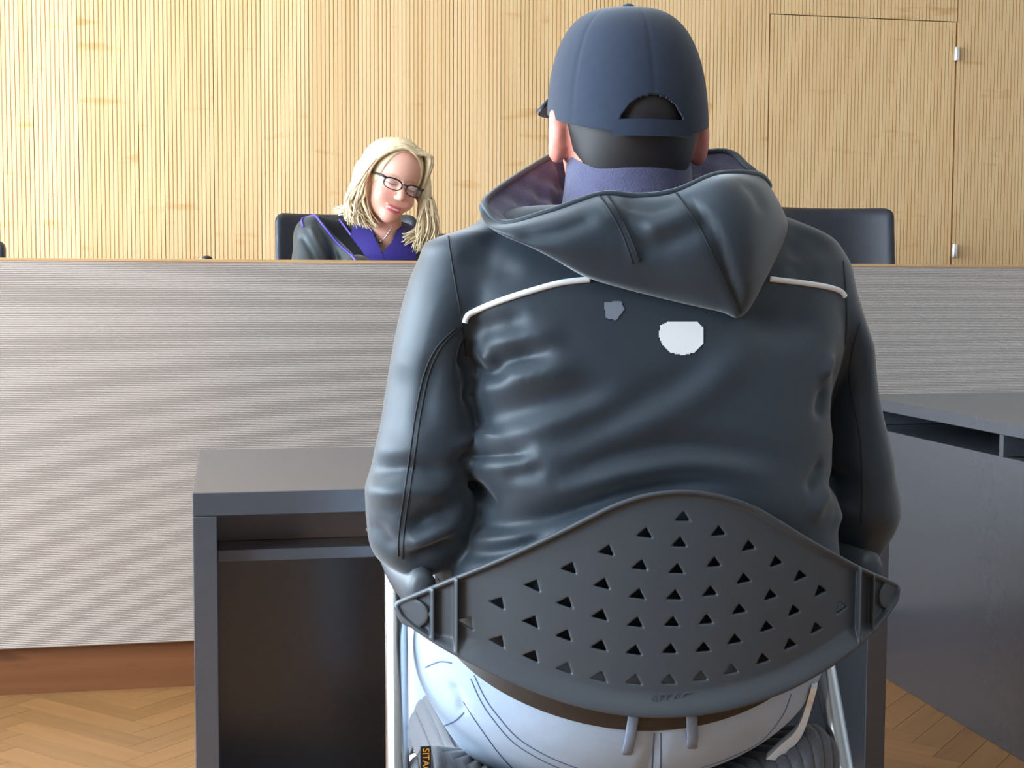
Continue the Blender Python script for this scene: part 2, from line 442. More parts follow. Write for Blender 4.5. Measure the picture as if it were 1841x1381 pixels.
# herringbone parquet at 45 degrees, each plank a piece of its own near the photograph's view
PW, NL = 0.071, 6
PL = PW * NL; g_ = 0.0006
pm = MB().box(-PL / 2 + g_, PL / 2 - g_, -PW / 2 + g_, PW / 2 - g_, -0.009, 0.0)
plank0 = pm.build('plank', M_plank); plank_me = plank0.data; bpy.data.objects.remove(plank0)
U = np.array([math.cos(math.pi / 4), math.sin(math.pi / 4)]); Vv = np.array([-U[1], U[0]])
ORG = np.array([-0.184, 3.494])     # tip of a plank pair seen in the photograph
far = MB(); nplank = 0
def put_plank(cu, cv, ang):
    global nplank
    c = ORG + U * cu + Vv * cv
    if not (RX0 + .1 < c[0] < RX1 - .1 and RY0 + .1 < c[1] < 4.12): return
    near = (-1.15 < c[0] < 0.15 and 2.45 < c[1] < 3.84) or (0.9 < c[0] < 2.0 and 2.3 < c[1] < 3.84)
    if near:
        o = bpy.data.objects.new('plank', plank_me); COL.objects.link(o); o.parent = floor
        o.location = (c[0], c[1], 0); o.rotation_euler = (0, 0, ang); nplank += 1
    elif c[1] > -1.2:
        ca, sa = math.cos(ang), math.sin(ang); hx, hy = PL / 2 - g_, PW / 2 - g_
        q = [(c[0] + x * ca - y * sa, c[1] + x * sa + y * ca, 0) for x, y in ((-hx, -hy), (hx, -hy), (hx, hy), (-hx, hy))]
        far.add(q + [(a, b, -0.009) for a, b, _ in q], [(0, 1, 2, 3), (0, 4, 5, 1), (1, 5, 6, 2), (2, 6, 7, 3), (3, 7, 4, 0)])
R_ = range(-90, 91)
for r in R_:
    for m_ in range(-9, 10):
        s0 = r + 2 * NL * m_
        if abs(s0) < 90: put_plank((s0 + NL / 2) * PW, (r + .5) * PW, math.pi / 4)
        s1 = r - 2 * NL + 1 + 2 * NL * m_
        if abs(s1) < 90: put_plank((r + .5) * PW, (s1 + NL / 2) * PW, math.pi * 3 / 4)
tag(far.build('parquet_beyond', M_plank, floor), kind='stuff')

ceiling = slab('ceiling', (RX0, RX1, RY0, RY1, RH, RH + .1), M_wall); tag(ceiling, kind='structure')
wr = slab('wall_right', (RX1, RX1 + .15, RY0, RY1, -.1, RH), M_side); tag(wr, kind='structure')
wf = slab('wall_front', (RX0, RX1, RY0 - .15, RY0, -.1, RH), M_rear); tag(wf, kind='structure')
lw = MB(); lw.box(RX0 - .15, RX0, RY0, RY1, -.1, WZ0); lw.box(RX0 - .15, RX0, RY0, RY1, WZ1, RH)
ys = [RY0] + [v for w in WINDOWS for v in w] + [RY1]
for i in range(0, len(ys), 2): lw.box(RX0 - .15, RX0, ys[i], ys[i + 1], WZ0, WZ1)
tag(lw.build('wall_left', M_wall), kind='structure')
for i, (a, b) in enumerate(WINDOWS):
    w = MB(); t = .05; X0, X1 = RX0 - .11, RX0 - .05
    w.box(X0, X1, a, b, WZ0, WZ0 + t); w.box(X0, X1, a, b, WZ1 - t, WZ1); w.box(X0, X1, a, a + t, WZ0 + t, WZ1 - t); w.box(X0, X1, b - t, b, WZ0 + t, WZ1 - t)
    w.box(X0, X1, (a + b) / 2 - t / 2, (a + b) / 2 + t / 2, WZ0 + t, WZ1 - t)
    tag(w.build('window_%d' % (i + 1), M_frame_white), kind='structure')

# back wall: vertically grooved acoustic veneer panels
WY = 5.90
wb = slab('wall_back', (RX0, RX1, WY + .018, WY + .1, -.1, RH), M_backing); tag(wb, kind='structure')
def comb_panel(name, x0, x1, z0, z1, parent, tone, pitch=0.0165, gw=0.0028, dep=0.005, y=WY):
    n = max(1, int(round((x1 - x0) / pitch))); p = (x1 - x0) / n
    prof = []
    for i in range(n):
        a = x0 + i * p
        prof += [(a + gw / 2, y + dep), (a + gw / 2, y), (a + p - gw / 2, y), (a + p - gw / 2, y + dep)]
    k = len(prof)
    V = [(a, b, z0) for a, b in prof] + [(a, b, z1) for a, b in prof] + [(x0, y + .018, z0), (x1, y + .018, z0), (x0, y + .018, z1), (x1, y + .018, z1)]
    F = [(i, i + 1, k + i + 1, k + i) for i in range(k - 1)]
    F += [(k * 2, 0, k, k * 2 + 2), (k - 1, k * 2 + 1, k * 2 + 3, 2 * k - 1)]
    for i in range(0, k, 4):
        for q in (0, k): F.append((q + i, q + i + 1, q + i + 2, q + i + 3))
    o = mesh(name, V, F, M_panel, parent)
    o.color = tone; return o
# panel joints where the veneer's tone changes, taken from the photograph
joints = [62, 142, 250, 296, 385, 470, 556, 645, 730, 815, 900, 985, 1070, 1180, 1280]
jx = [RX0 + .02, -2.3, -1.75, -1.2] + [P(p, 300, WY).x for p in joints]
dxl, dxr, dzt = P(1384, 22, WY).x, P(1721, 45, WY).x, P(1550, 33, WY).z
tones = [1.05, 1.0, 1.06, .96, 1.05, .94, 1.0, .94, .97, 1.04, .95, 1.03, .98, 1.02, .95, 1.0, .97, 1.03, .98]
jx = jx + [dxl]
for i in range(len(jx) - 1):
    t = tones[i % len(tones)]
    comb_panel('wood_panel', jx[i], jx[i + 1], 0.3, RH - .01, wb, (t, t * (0.99 if t > 1 else .975), t * (1.0 if t > 1 else .94), 1))
comb_panel('wood_panel', dxl, dxr, dzt + .004, RH - .01, wb, (.98, .96, .93, 1))
for a, b, t in [(dxr, dxr + .55, .96), (dxr + .55, dxr + 1.1, 1.0), (dxr + 1.1, RX1 - .02, .97)]:
    comb_panel('wood_panel', a + (.004 if a == dxr else 0), b, 0.3, RH - .01, wb, (t, t * .98, t * .95, 1))
door = MB().box(dxl + .004, dxr - .004, WY + .0185, WY + .05, 0.305, dzt).build('door_1', M_backing); tag(door, 'flush concealed door veneered like the grooved wall around it', kind='structure')
mid = dxl + (dxr - dxl) * .55
comb_panel('door_veneer', dxl + .004, mid, .305, dzt, door, (.97, .95, .92, 1)); comb_panel('door_veneer', mid, dxr - .004, .305, dzt, door, (.99, .975, .945, 1))
for py in (97, 451):
    c = P(1720 if py < 200 else 1716, py, WY - .014)
    hb = MB(); hb.disc((c.x, c.y, c.z - .03), (0, 0, 1), .0125, .06, 20, .002)
    hb.box(c.x - .004, c.x + .004, c.y, WY + .004, c.z - .025, c.z + .025)
    o = hb.build('door_hinge', M_alu, door); smooth_by_angle(o)
dais = slab('dais', (RX0 + .01, RX1 - .01, 3.9, WY + .017, 0.0, 0.30), M_plinth); tag(dais, kind='structure')

# ================================================================== JUDGE BENCH
BY, BT, BP = 3.803, 1.1345, 0.129
BX0, BX1 = -2.5, 4.2
bench = empty('judge_bench', ((BX0 + BX1) / 2, BY + .1, 0))
tag(bench, 'long pale grey courtroom bench with finely ribbed front and wooden plinth', 'bench')
pitch = 0.00464; nr = int((BT - .007 - BP) / pitch); prof = []
for i in range(nr):
    z = BP + i * pitch
    for u, d in ((0, .0010), (.10, .0010), (.28, .00025), (.5, 0), (.72, .00025), (.90, .0010)): prof.append((BY + d, z + u * pitch))
prof.append((BY + .001, BP + nr * pitch)); k = len(prof)
V = [(BX0, a, b) for a, b in prof] + [(BX1, a, b) for a, b in prof]
F = [(i, k + i, k + i + 1, i + 1) for i in range(k - 1)]
V += [(BX0, BY + .022, BP), (BX1, BY + .022, BP), (BX0, BY + .022, prof[-1][1]), (BX1, BY + .022, prof[-1][1])]
a = 2 * k
F += [(a, a + 2, a + 3, a + 1), (0, a, a + 1, k), (k - 1, 2 * k - 1, a + 3, a + 2)]
mesh('front_panel', V, F, M_bench, bench)
MB().box(BX0, BX1, BY - .001, BY + .024, prof[-1][1] + .0002, BT, .001).build('top_edge', M_edge, bench)
MB().box(BX0 + .02, BX1 - .02, BY + .0242, BY + .42, 1.02, 1.05, .002).build('worktop', M_edge, bench)
MB().box(BX0 + .03, BX1 - .03, BY + .03, BY + .095, 0.0, BP + .03).build('plinth', M_plinth, bench)
for x in (BX0 + .02, -.9, 1.2, 2.9, BX1 - .045): MB().box(x, x + .025, BY + .0242, BY + .40, .302, 1.019).build('side_panel', M_edge, bench)

# ================================================================== DARK TABLE IN FRONT OF THE MAN
TX0, TX1, TY0, TY1, TH = -0.0559, 1.1427, 2.3105, 2.9137, 0.74
table = empty('witness_table', ((TX0 + TX1) / 2, (TY0 + TY1) / 2, 0))
tag(table, 'dark grey laminate table with side panels and open shelf in front of seated man', 'table')
th = .038
MB().box(TX0, TX1, TY0, TY1, TH - th, TH, .0012).build('tabletop', M_anth, table)
MB().box(TX0, TX0 + th, TY0, TY1, 0, TH - th - .0005, .0012).build('side_panel', M_anth, table)
MB().box(TX1 - th, TX1, TY0, TY1, 0, TH - th - .0005, .0012).build('side_panel', M_anth, table)
MB().box(TX0 + th, TX1 - th, TY0 + .045, TY1 - .03, .618, .638, .001).build('shelf', M_anth, table)
MB().box(TX0 + th, TX1 - th, TY0 + .13, TY0 + .145, .6385, TH - th - .0005).build('compartment_back', M_brown, table)  # added panel, coloured brown to give the shelf recess its tone
MB().box(TX0 + th, TX1 - th, TY1 - .03, TY1 - .008, .02, TH - th - .0005).build('modesty_panel', M_anth, table)

# ================================================================== DESK AT THE RIGHT, SQUARE TO THE BENCH
DX, DH = 1.756, 0.762
desk = empty('side_desk', (DX + .35, 2.4, 0)); tag(desk, 'dark grey desk at the right with open compartment under its top', 'desk')
DY0, DY1 = 1.35, BY - .003
MB().box(DX, DX + .75, DY0, DY1, DH - .031, DH, .001).build('desktop', M_anth, desk)
MB().box(DX + .003, DX + .025, DY0 + .02, DY1 - .02, 0.0, .679, .001).build('front_panel', M_anth, desk)
MB().box(DX + .026, DX + .42, DY0 + .02, DY1 - .02, .659, .678).build('compartment_floor', M_anth, desk)
MB().box(DX + .42, DX + .44, DY0 + .02, DY1 - .02, .3, DH - .0315).build('compartment_back', M_anth, desk)
for y in (DY0 + .02, 2.1, 2.995, DY1 - .04):
    MB().box(DX + .004, DX + .419, y, y + .019, .6795, DH - .0315).build('divider', M_anth, desk)
for y in (DY0 + .02, DY1 - .045): MB().box(DX + .45, DX + .72, y, y + .025, 0, DH - .0315).build('leg_panel', M_anth, desk)

# ================================================================== LEATHER CHAIRS BEHIND THE BENCH
def office_chair(w, h, zf):
    """upholstered swivel chair, origin on the dais under its centre, facing -Y"""
    r = empty('swivel_chair', (0, 0, 0))
    x, y, z, o, hh = grid((-w / 2 - .03, .1, .42), (w / 2 + .03, .47, h + .04), .008)
    yy = y - .22 - (z - .45) * .10 - .10 * (1 - (x / (w / 2)) ** 2)
    d = np.maximum(np.maximum(np.abs(x) - w / 2 + .03, np.abs(yy) - .045 + .03), np.abs(z - (h + .46) / 2) - (h - .46) / 2 + .03)
    q = np.sqrt(np.maximum(np.abs(x) - w / 2 + .03, 0) ** 2 + np.maximum(np.abs(yy) - .045 + .03, 0) ** 2 + np.maximum(np.abs(z - (h + .46) / 2) - (h - .46) / 2 + .03, 0) ** 2)
    Fd = np.where(d > 0, q, d) - .03
    V, Fc = nets(Fd.astype(np.float32), o, hh); mesh('backrest', V, Fc, M_leather, r, True)
    st = MB().box(-.25, .25, -.27, .22, .40, .49, .03).build('seat', M_leather, r); smooth_by_angle(st, 50)
    for s in (-1, 1):
        a = MB(); a.tube(spline([(s * .24, .1, .43), (s * .30, .1, .45), (s * .31, .08, .60), (s * .31, -.02, .63), (s * .31, -.18, .62)], 6), .016, 10)
        a.build('armrest', M_black, r, True)
    MB().disc((0, 0, .1), (0, 0, 1), .028, .30, 18).build('column', M_silver, r, True)
    for k in range(5):
        an = k * 2 * math.pi / 5 + .3; c, s = math.cos(an), math.sin(an)
        MB().tube([(0, 0, .115), (c * .15, s * .15, .10), (c * .28, s * .28, .075)], [.026, .02, .014], 8).build('base_leg', M_silver, r, True)
        MB().ball((c * .28, s * .28, .032), (.022, .022, .032), 12, 8).build('caster', M_black, r, True)
    return r
SG = 'swivel chairs behind the bench'
ch = office_chair(.47, .98, 0); 
cl, cr = P(1360, 375, 4.78), P(1605, 377, 4.78)
ch.location = ((cl.x + cr.x) / 2, 4.47, .30)
tag(ch, 'empty dark leather swivel chair behind the bench, right of the seated man', 'chair', SG)
def zset(o, dz):
    for c in o.children: c.location.z += dz
ztop = P(1500, 374, 4.80).z
ch.location.z = .30; zset(ch, 0)
c2 = copy_tree(ch); l2 = P(494, 384, 4.8); c2.location = (l2.x + .235, 4.52, .30)
tag(c2, 'dark leather swivel chair the blond woman sits in', 'chair', SG)
c3 = copy_tree(ch); l3 = P(12, 432, 4.8); c3.location = (l3.x - .235, 4.5, .30)
tag(c3, 'dark swivel chair cut off by the left edge of the picture', 'chair', SG)
# seat heights differ: raise or lower the upper part on its column
for o, zt in ((ch, P(1500, 374, 4.80).z), (c2, P(560, 384, 4.83).z), (c3, P(5, 432, 4.8).z)):
    dz = zt - (.30 + .98)
    for c in o.children:
        if c.name.split('.')[0] in ('backrest', 'seat', 'armrest'): c.location.z += dz

# small microphone on the bench
mc = P(372, 466, 4.02)
mic = empty('desk_microphone', (mc.x, 4.02, 1.0502)); tag(mic, 'small black rounded tip peeking over the bench left of the woman', 'microphone')
o = MB().disc((mc.x, 4.02, 1.0502), (0, 0, 1), .045, .018, 28, .004).build('base', M_black, mic); smooth_by_angle(o)
MB().tube(spline([(mc.x + .01, 4.02, 1.066), (mc.x + .012, 4.02, 1.10), (mc.x + .010, 4.01, 1.127)], 6), .004, 8).build('gooseneck', M_black, mic, True)
MB().ball((mc.x, 4.0, 1.137), (.016, .014, .0105)).build('head', M_black, mic, True)
MB().ball((mc.x - .015, 3.995, 1.135), (.008, .008, .007)).build('tip', M_silver, mic, True)

# ================================================================== THE MAN'S CHAIR
CX = 0.455
SXC, SYC, SA, ST = 0.474, 1.437, 0.298, 0.103     # shell centre, half width and bend
chair = empty('visitor_chair', (CX, 1.65, 0)); tag(chair, 'visitor chair with perforated anthracite plastic back and steel tube frame', 'chair')
def shell_y(x): return SYC + ST * ((x - SXC) / SA) ** 2
def shell_uw(px, py):
    y = SYC
    for _ in range(12):
        p = P(px, py, y); y = 0.5 * y + 0.5 * shell_y(p.x)
    return (p.x, p.z)
up_px = [(708, 1092), (712, 1079), (760, 1058), (800, 1041), (900, 1000), (1000, 954), (1060, 924), (1100, 905), (1150, 888), (1200, 880), (1250, 880), (1300, 889), (1350, 906), (1400, 934), (1450, 965), (1500, 993), (1550, 1020), (1608, 1046), (1613, 1060)]
lo_px = [(1613, 1060), (1604, 1087), (1560, 1140), (1520, 1175), (1470, 1208), (1400, 1244), (1300, 1275), (1200, 1287), (1100, 1281), (1000, 1257), (900, 1217), (820, 1178), (760, 1142), (722, 1113), (708, 1092)]
up = np.array([shell_uw(*q) for q in spline(up_px, 4)]); lo = np.array([shell_uw(*q) for q in spline(lo_px, 4)])
poly = np.concatenate([up[:-1], lo[:-1]])
hs = 0.0014
gx, gv, gz, so, _ = grid((SXC - SA - .02, -.022, .60), (SXC + SA + .02, .016, .875), hs)
GX, GZ = np.meshgrid(gx.ravel(), gz.ravel(), indexing='ij'); Q = np.stack([GX.ravel(), GZ.ravel()], 1).astype(float)
du, _ = seg_dist(Q, up); dl, _ = seg_dist(Q, lo)
ins = inside(poly, Q[:, 0], Q[:, 1])
d2 = np.where(ins, -1, 1) * np.minimum(du, dl)
sstep = lambda e: (lambda t: t * t * (3 - 2 * t))(np.clip(e, 0, 1))
wl_ = .024 - .018 * sstep((np.abs(Q[:, 0] - SXC) / SA - .70) / .18)
ht = np.maximum(.008 * sstep(1 - (du - .003) / .006), .011 * sstep(1 - (dl - .003) / wl_))
shp = GX.shape; d2 = d2.reshape(shp)[:, None, :].astype(np.float32); ht = ht.reshape(shp)[:, None, :].astype(np.float32)
v = gv
Fs = smax(smax(d2, -ht - v, .003), v + ht - .006, .002)
tri_px = [(1228,930),(1222,976),(1217,1024),(1213,1071),(1209,1119),(1205,1168),(1203,1223),
 (1160,959),(1152,1017),(1147,1069),(1144,1120),(1141,1170),(1141,1223),(1092,990),(1084,1050),(1080,1106),(1079,1161),(1079,1217),
 (1025,1021),(1018,1083),(1016,1142),(1017,1201),(960,1052),(957,1117),(957,1179),(897,1083),(897,1152),(841,1118),
 (1292,956),(1284,1012),(1277,1064),(1270,1115),(1265,1165),(1260,1217),(1346,982),(1337,1041),(1329,1096),(1321,1150),(1315,1204),
 (1395,1010),(1385,1070),(1378,1127),(1371,1185),(1438,1035),(1427,1098),(1420,1158),(1474,1062),(1467,1129),(1512,1092)]
for tx, ty in tri_px:
    cxx, czz = shell_uw(tx, ty); k = (tx - 1212) / 400
    rot = k * 0.55
    T = []
    for ax, az in ((-.0088, -.0036), (.0088, -.0050), (.0012, .0064)):
        T.append((cxx + ax * math.cos(rot) - az * math.sin(rot), czz + ax * math.sin(rot) + az * math.cos(rot)))
    i0, i1 = np.searchsorted(gx.ravel(), [cxx - .018, cxx + .018]); k0, k1 = np.searchsorted(gz.ravel(), [czz - .018, czz + .018])
    X_, Z_ = np.meshgrid(gx.ravel()[i0:i1], gz.ravel()[k0:k1], indexing='ij')
    td = np.full(X_.shape, -9.0)
    for i in range(3):
        (x0, z0), (x1, z1) = T[i], T[(i + 1) % 3]; L_ = math.hypot(x1 - x0, z1 - z0)
        td = np.maximum(td, ((X_ - x0) * (z1 - z0) - (Z_ - z0) * (x1 - x0)) / L_)
    Fs[i0:i1, :, k0:k1] = smax(Fs[i0:i1, :, k0:k1], -td[:, None, :].astype(np.float32), .0015)
for px_ in (775, 818, 1540, 1564):          # stiffening fins beside the mounting points
    fx = shell_uw(px_, 1090)[0]
    Fs = np.minimum(Fs, np.maximum(np.maximum(np.abs(gx - fx) - .0016, np.maximum(-.012 - v, v - .004)), d2 + .002))
for px_, py_ in ((741, 1101), (1594, 1068)):   # round screw covers
    fx, fz = shell_uw(px_, py_)
    Fs = smin(Fs, smax(np.sqrt((gx - fx) ** 2 + (gz - fz) ** 2) - .0165, np.maximum(-.006 - v, v - .004), .003), .001)
SV, SF = nets(Fs.astype(np.float32), so, hs)
SV[:, 1] += SYC + ST * ((SV[:, 0] - SXC) / SA) ** 2
shell = mesh('back_shell', SV, SF, M_plastic, chair, True)
shell_tree = bvh(SV, SF)
def text_mesh(body, size, M, name, m, parent, ext=.0006):
    cu = bpy.data.curves.new(name, 'FONT'); cu.body = body; cu.size = size; cu.extrude = ext; cu.align_x = 'CENTER'; cu.align_y = 'CENTER'
    t = bpy.data.objects.new(name, cu); COL.objects.link(t); bpy.context.view_layer.update()
    me = bpy.data.meshes.new_from_object(t); bpy.data.objects.remove(t)
    V = np.array([M @ v_.co for v_ in me.vertices]); Fc = [tuple(p.vertices) for p in me.polygons]
    return mesh(name, V, Fc, m, parent)
p = cast(shell_tree, 1207, 1257, .0002)
text_mesh('SITAG', .017, Matrix.Translation(p) @ Matrix.Rotation(math.radians(2), 4, 'Z') @ Matrix.Rotation(math.pi / 2, 4, 'X'), 'embossed_lettering', M_emboss, shell, .0004)

# steel tube frame: slanting rear legs that carry the armrests, upright front legs
def leg_pt(s, z):      # rear leg axis
    return (.450 + s * (.2625 + (.6 - z) * .042), 1.6 + (z - .6) * .433, z)
for s in (-1, 1):
    a0 = leg_pt(s, .012); a1 = leg_pt(s, .735)
    pts = [a0, leg_pt(s, .3), leg_pt(s, .5), leg_pt(s, .66), a1, (a1[0], a1[1] + .014, .752), (a1[0], a1[1] + .045, .759), (a1[0], a1[1] + .10, .760)]
    t = MB(); t.tube(spline(pts, 6), .0135, 16); lg = t.build('side_frame', M_chrome, chair, True)
    e = (.450 + s * .20, 1.93, 0)
    MB().tube(spline([(.450 + s * .165, 1.80, .435), (.450 + s * .185, 1.87, .432), (.450 + s * .192, 1.905, .40), (.450 + s * .2, 1.93, .012)], 6), .0125, 14).build('front_leg', M_chrome, chair, True)
    for e in (a0, e):
        f_ = MB().disc((e[0], e[1], 0), (0, 0, 1), .017, .014, 16, .003).build('foot_cap', M_black, lg); smooth_by_angle(f_)
    ar = MB(); xa = a1[0]
    tip = SXC + s * (SA - .03)
    path = spline([(tip - s * .003, shell_y(tip) + .010, .735), (xa * .6 + tip * .4, 1.585, .745), (xa, 1.63, .765), (xa, 1.67, .774), (xa, 1.73, .775), (xa, 1.765, .768)], 6)
    V = []; F = []; n = 12
    for i, c in enumerate(path):
        u = i / (len(path) - 1); w_ = .016 + .010 * min(1, u * 2.5); h_ = .022 * (1 - u) ** 2 + .009
        if i in (0, len(path) - 1): w_ *= .6; h_ *= .6
        for k in range(n):
            an = 2 * math.pi * k / n; V.append((c[0] + w_ * math.cos(an), c[1], c[2] + h_ * math.sin(an)))
    for i in range(len(path) - 1):
        for k in range(n): F.append((i * n + k, i * n + (k + 1) % n, (i + 1) * n + (k + 1) % n, (i + 1) * n + k))
    F += [tuple(reversed(range(n))), tuple((len(path) - 1) * n + k for k in range(n))]
    mesh('armrest', V, F, M_plastic, chair, True)
for y_, z_ in ((1.60, .515), (1.90, .43)):
    x_ = .264 if y_ < 1.7 else .19
    xb = .450
    t = MB(); t.tube(spline([(xb - x_, y_ if y_ > 1.7 else leg_pt(-1, z_)[1], z_), (xb - .2, y_ + .02, z_ - .03), (xb, y_ + .02, z_ - .075), (xb + .2, y_ + .02, z_ - .03), (xb + x_, y_ if y_ > 1.7 else leg_pt(1, z_)[1], z_)], 8), .011, 12)
    t.build('cross_bar', M_chrome, chair, True)
# ribbed upholstered seat, dished, with raised sides and a rear edge rolling down
NU, NRIB = 456, 38
prof = spline([(1.985, -.055), (1.995, -.025), (1.985, -.004), (1.95, 0), (1.85, 0), (1.72, -.004), (1.62, 0), (1.57, .002), (1.54, -.001), (1.523, -.010), (1.512, -.030), (1.508, -.06), (1.512, -.095), (1.53, -.105)], 5)
V = []; F = []
for j, (yy, dz) in enumerate(prof):
    for i in range(NU + 1):
        u = -1 + 2 * i / NU
        uu = abs(u); rear = min(1, max(0, (1.75 - yy) / .17)); side = .100 * uu ** 2.3 * (.25 + .75 * rear); hw_ = .205 + .053 * min(1, max(0, (1.70 - yy) / .12))
        x_ = CX - .002 + hw_ * u
        rib = .0055 * abs(math.sin(math.pi * NRIB * (i / NU))) ** .6
        roll = -.055 * max(0, (uu - .84) / .16) ** 2.2
        b = min(1, max(0, (1.56 - yy) / .05))
        V.append((x_, yy - rib * b + (uu ** 3) * .045 * b, .468 + side + dz + rib * (1 - b * .6) + roll))
n = NU + 1
for j in range(len(prof) - 1):
    for i in range(NU): F.append((j * n + i, j * n + i + 1, (j + 1) * n + i + 1, (j + 1) * n + i))
seat = mesh('seat', V, F, M_rib, chair, True)
sm = seat.modifiers.new('thickness', 'SOLIDIFY'); sm.thickness = .005; sm.offset = 0
tp = P(765, 1362, 1.535)
tg = MB().box(tp.x - .006, tp.x + .006, tp.y - .002, tp.y, tp.z - .019, tp.z + .013, .0005).build('cloth_tag', M_tag, seat)
text_mesh('SITAG', .0105, Matrix.Translation((tp.x, tp.y - .0023, tp.z - .003)) @ Matrix.Rotation(math.pi / 2, 4, 'X') @ Matrix.Rotation(-math.pi / 2, 4, 'Z'), 'tag_lettering', M_orange, seat, .0002)

# ================================================================== THE MAN SEEN FROM BEHIND
man = empty('person', (0.455, 1.62, 0)); tag(man, 'person seen from behind in dark hooded jacket, light jeans and cap, sitting', 'person')
HC = Vector((0.463, 1.63, 1.27))      # head centre
# --- body: head, neck, trunk, arms with hands, legs, one continuous mesh
hb = .0055
x, y, z, o, h = grid((.10, 1.42, .02), (.86, 2.25, 1.42), hb)
B = ell(x, y, z, (HC.x, HC.y, HC.z + .012), (.080, .098, .108))
B = smin(B, ell(x, y, z, (HC.x, HC.y + .035, HC.z - .055), (.060, .066, .075)), .03)
B = smin(B, cone(x, y, z, (HC.x, HC.y + .095, HC.z + .005), (HC.x, HC.y + .113, HC.z - .028), .009, .012), .012)
for s in (-1, 1):
    e = ell(x, y, z, (HC.x + s * .086, HC.y - .004, HC.z - .022), (.012, .020, .034))
    e = smax(e, -ell(x, y, z, (HC.x + s * .097, HC.y + .006, HC.z - .020), (.008, .011, .020)), .004)
    B = smin(B, e, .008)
    B = smax(B, -ell(x, y, z, (HC.x + s * .032, HC.y + .108, HC.z + .012), (.018, .012, .012)), .01)
B = smin(B, cone(x, y, z, (HC.x, HC.y - .005, HC.z - .05), (.458, 1.61, 1.07), .060, .068), .03)
B = smin(B, cone(x, y, z, (.455, 1.61, 1.04), (.45, 1.63, .70), .080, .095), .05)
for s in (-1, 1):
    sh = P(818, 520, 1.595) if s < 0 else P(1472, 520, 1.61); am = P(778, 680, 1.590) if s < 0 else P(1525, 680, 1.595)
    el = (P(760, 955, 1.57).x, 1.585, .815) if s < 0 else (P(1543, 955, 1.6).x, 1.605, .815); wr_ = (.455 + s * .170, 1.85, .80)
    B = smin(B, cone(x, y, z, (.46, 1.6, 1.04), sh, .05, .022), .012); B = smin(B, cone(x, y, z, sh, am, .022, .020), .010)
    B = smin(B, cone(x, y, z, am, el, .022, .030), .015); B = smin(B, cone(x, y, z, el, wr_, .032, .024), .015)
    pm_ = (wr_[0] - s * .02, wr_[1] + .07, .79)
    B = smin(B, cone(x, y, z, wr_, pm_, .024, .026), .02); B = smin(B, ell(x, y, z, pm_, (.042, .04, .017)), .015)
    for k in range(4):
        b0 = (pm_[0] + s * (-.028 + .019 * k), pm_[1] + .03, .79); ln = (.058, .068, .064, .05)[k]
        m1 = (b0[0] - s * .004, b0[1] + ln * .6, .785); e1 = (m1[0] - s * .004, m1[1] + ln * .45, .762)
        B = smin(B, cone(x, y, z, b0, m1, .0095, .009), .006); B = smin(B, cone(x, y, z, m1, e1, .009, .0075), .004)
    t0 = (pm_[0] - s * .030, pm_[1] - .015, .79); t1 = (pm_[0] - s * .055, pm_[1] + .02, .78); t2 = (t1[0] - s * .004, t1[1] + .03, .77)
    B = smin(B, cone(x, y, z, t0, t1, .012, .010), .008); B = smin(B, cone(x, y, z, t1, t2, .010, .008), .004)
    hp = (.447 + s * .09, 1.66, .585); kn = (.447 + s * .13, 2.07, .575); an_ = (.447 + s * .14, 2.10, .10)
    B = smin(B, cone(x, y, z, (.45, 1.62, .68), hp, .09, .06), .04); B = smin(B, cone(x, y, z, hp, kn, .062, .048), .03)
    B = smin(B, cone(x, y, z, kn, an_, .046, .034), .03); B = smin(B, cone(x, y, z, an_, (an_[0], 2.2, .055), .032, .026), .02)
BV, BF = nets(B.astype(np.float32), o, h)
body = mesh('body', BV, BF, M_skin, man, True)
for s in (-1, 1):
    MB().ball((HC.x + s * .032, HC.y + .088, HC.z + .012), .013, 14, 9).build('eye', M_piping, body, True)
    MB().ball((HC.x + s * .032, HC.y + .0965, HC.z + .012), .006, 12, 7).build('iris', M_hair_dark, body, True)
# --- short dark hair under the cap
x, y, z, o, h = grid((HC.x - .11, HC.y - .13, HC.z - .10), (HC.x + .11, HC.y + .12, HC.z + .10), .004)
Hh = ell(x, y, z, (HC.x, HC.y - .002, HC.z + .008), (.0825, .1005, .105))
Hh = smin(Hh, ell(x, y, z, (HC.x, HC.y - .045, HC.z - .055), (.052, .026, .045)), .03)
Hh = smax(Hh, (y - HC.y - .015) + np.maximum(0, (HC.z - .02 - z)) * 1.2, .01); Hh = smax(Hh, z - HC.z - .055, .01)
for s in (-1, 1): Hh = smax(Hh, -ell(x, y, z, (HC.x + s * .088, HC.y + .005, HC.z - .03), (.022, .030, .045)), .008)
HV, HF = nets(Hh.astype(np.float32), o, h); mesh('hair', HV, HF, M_hair_dark, man, True)
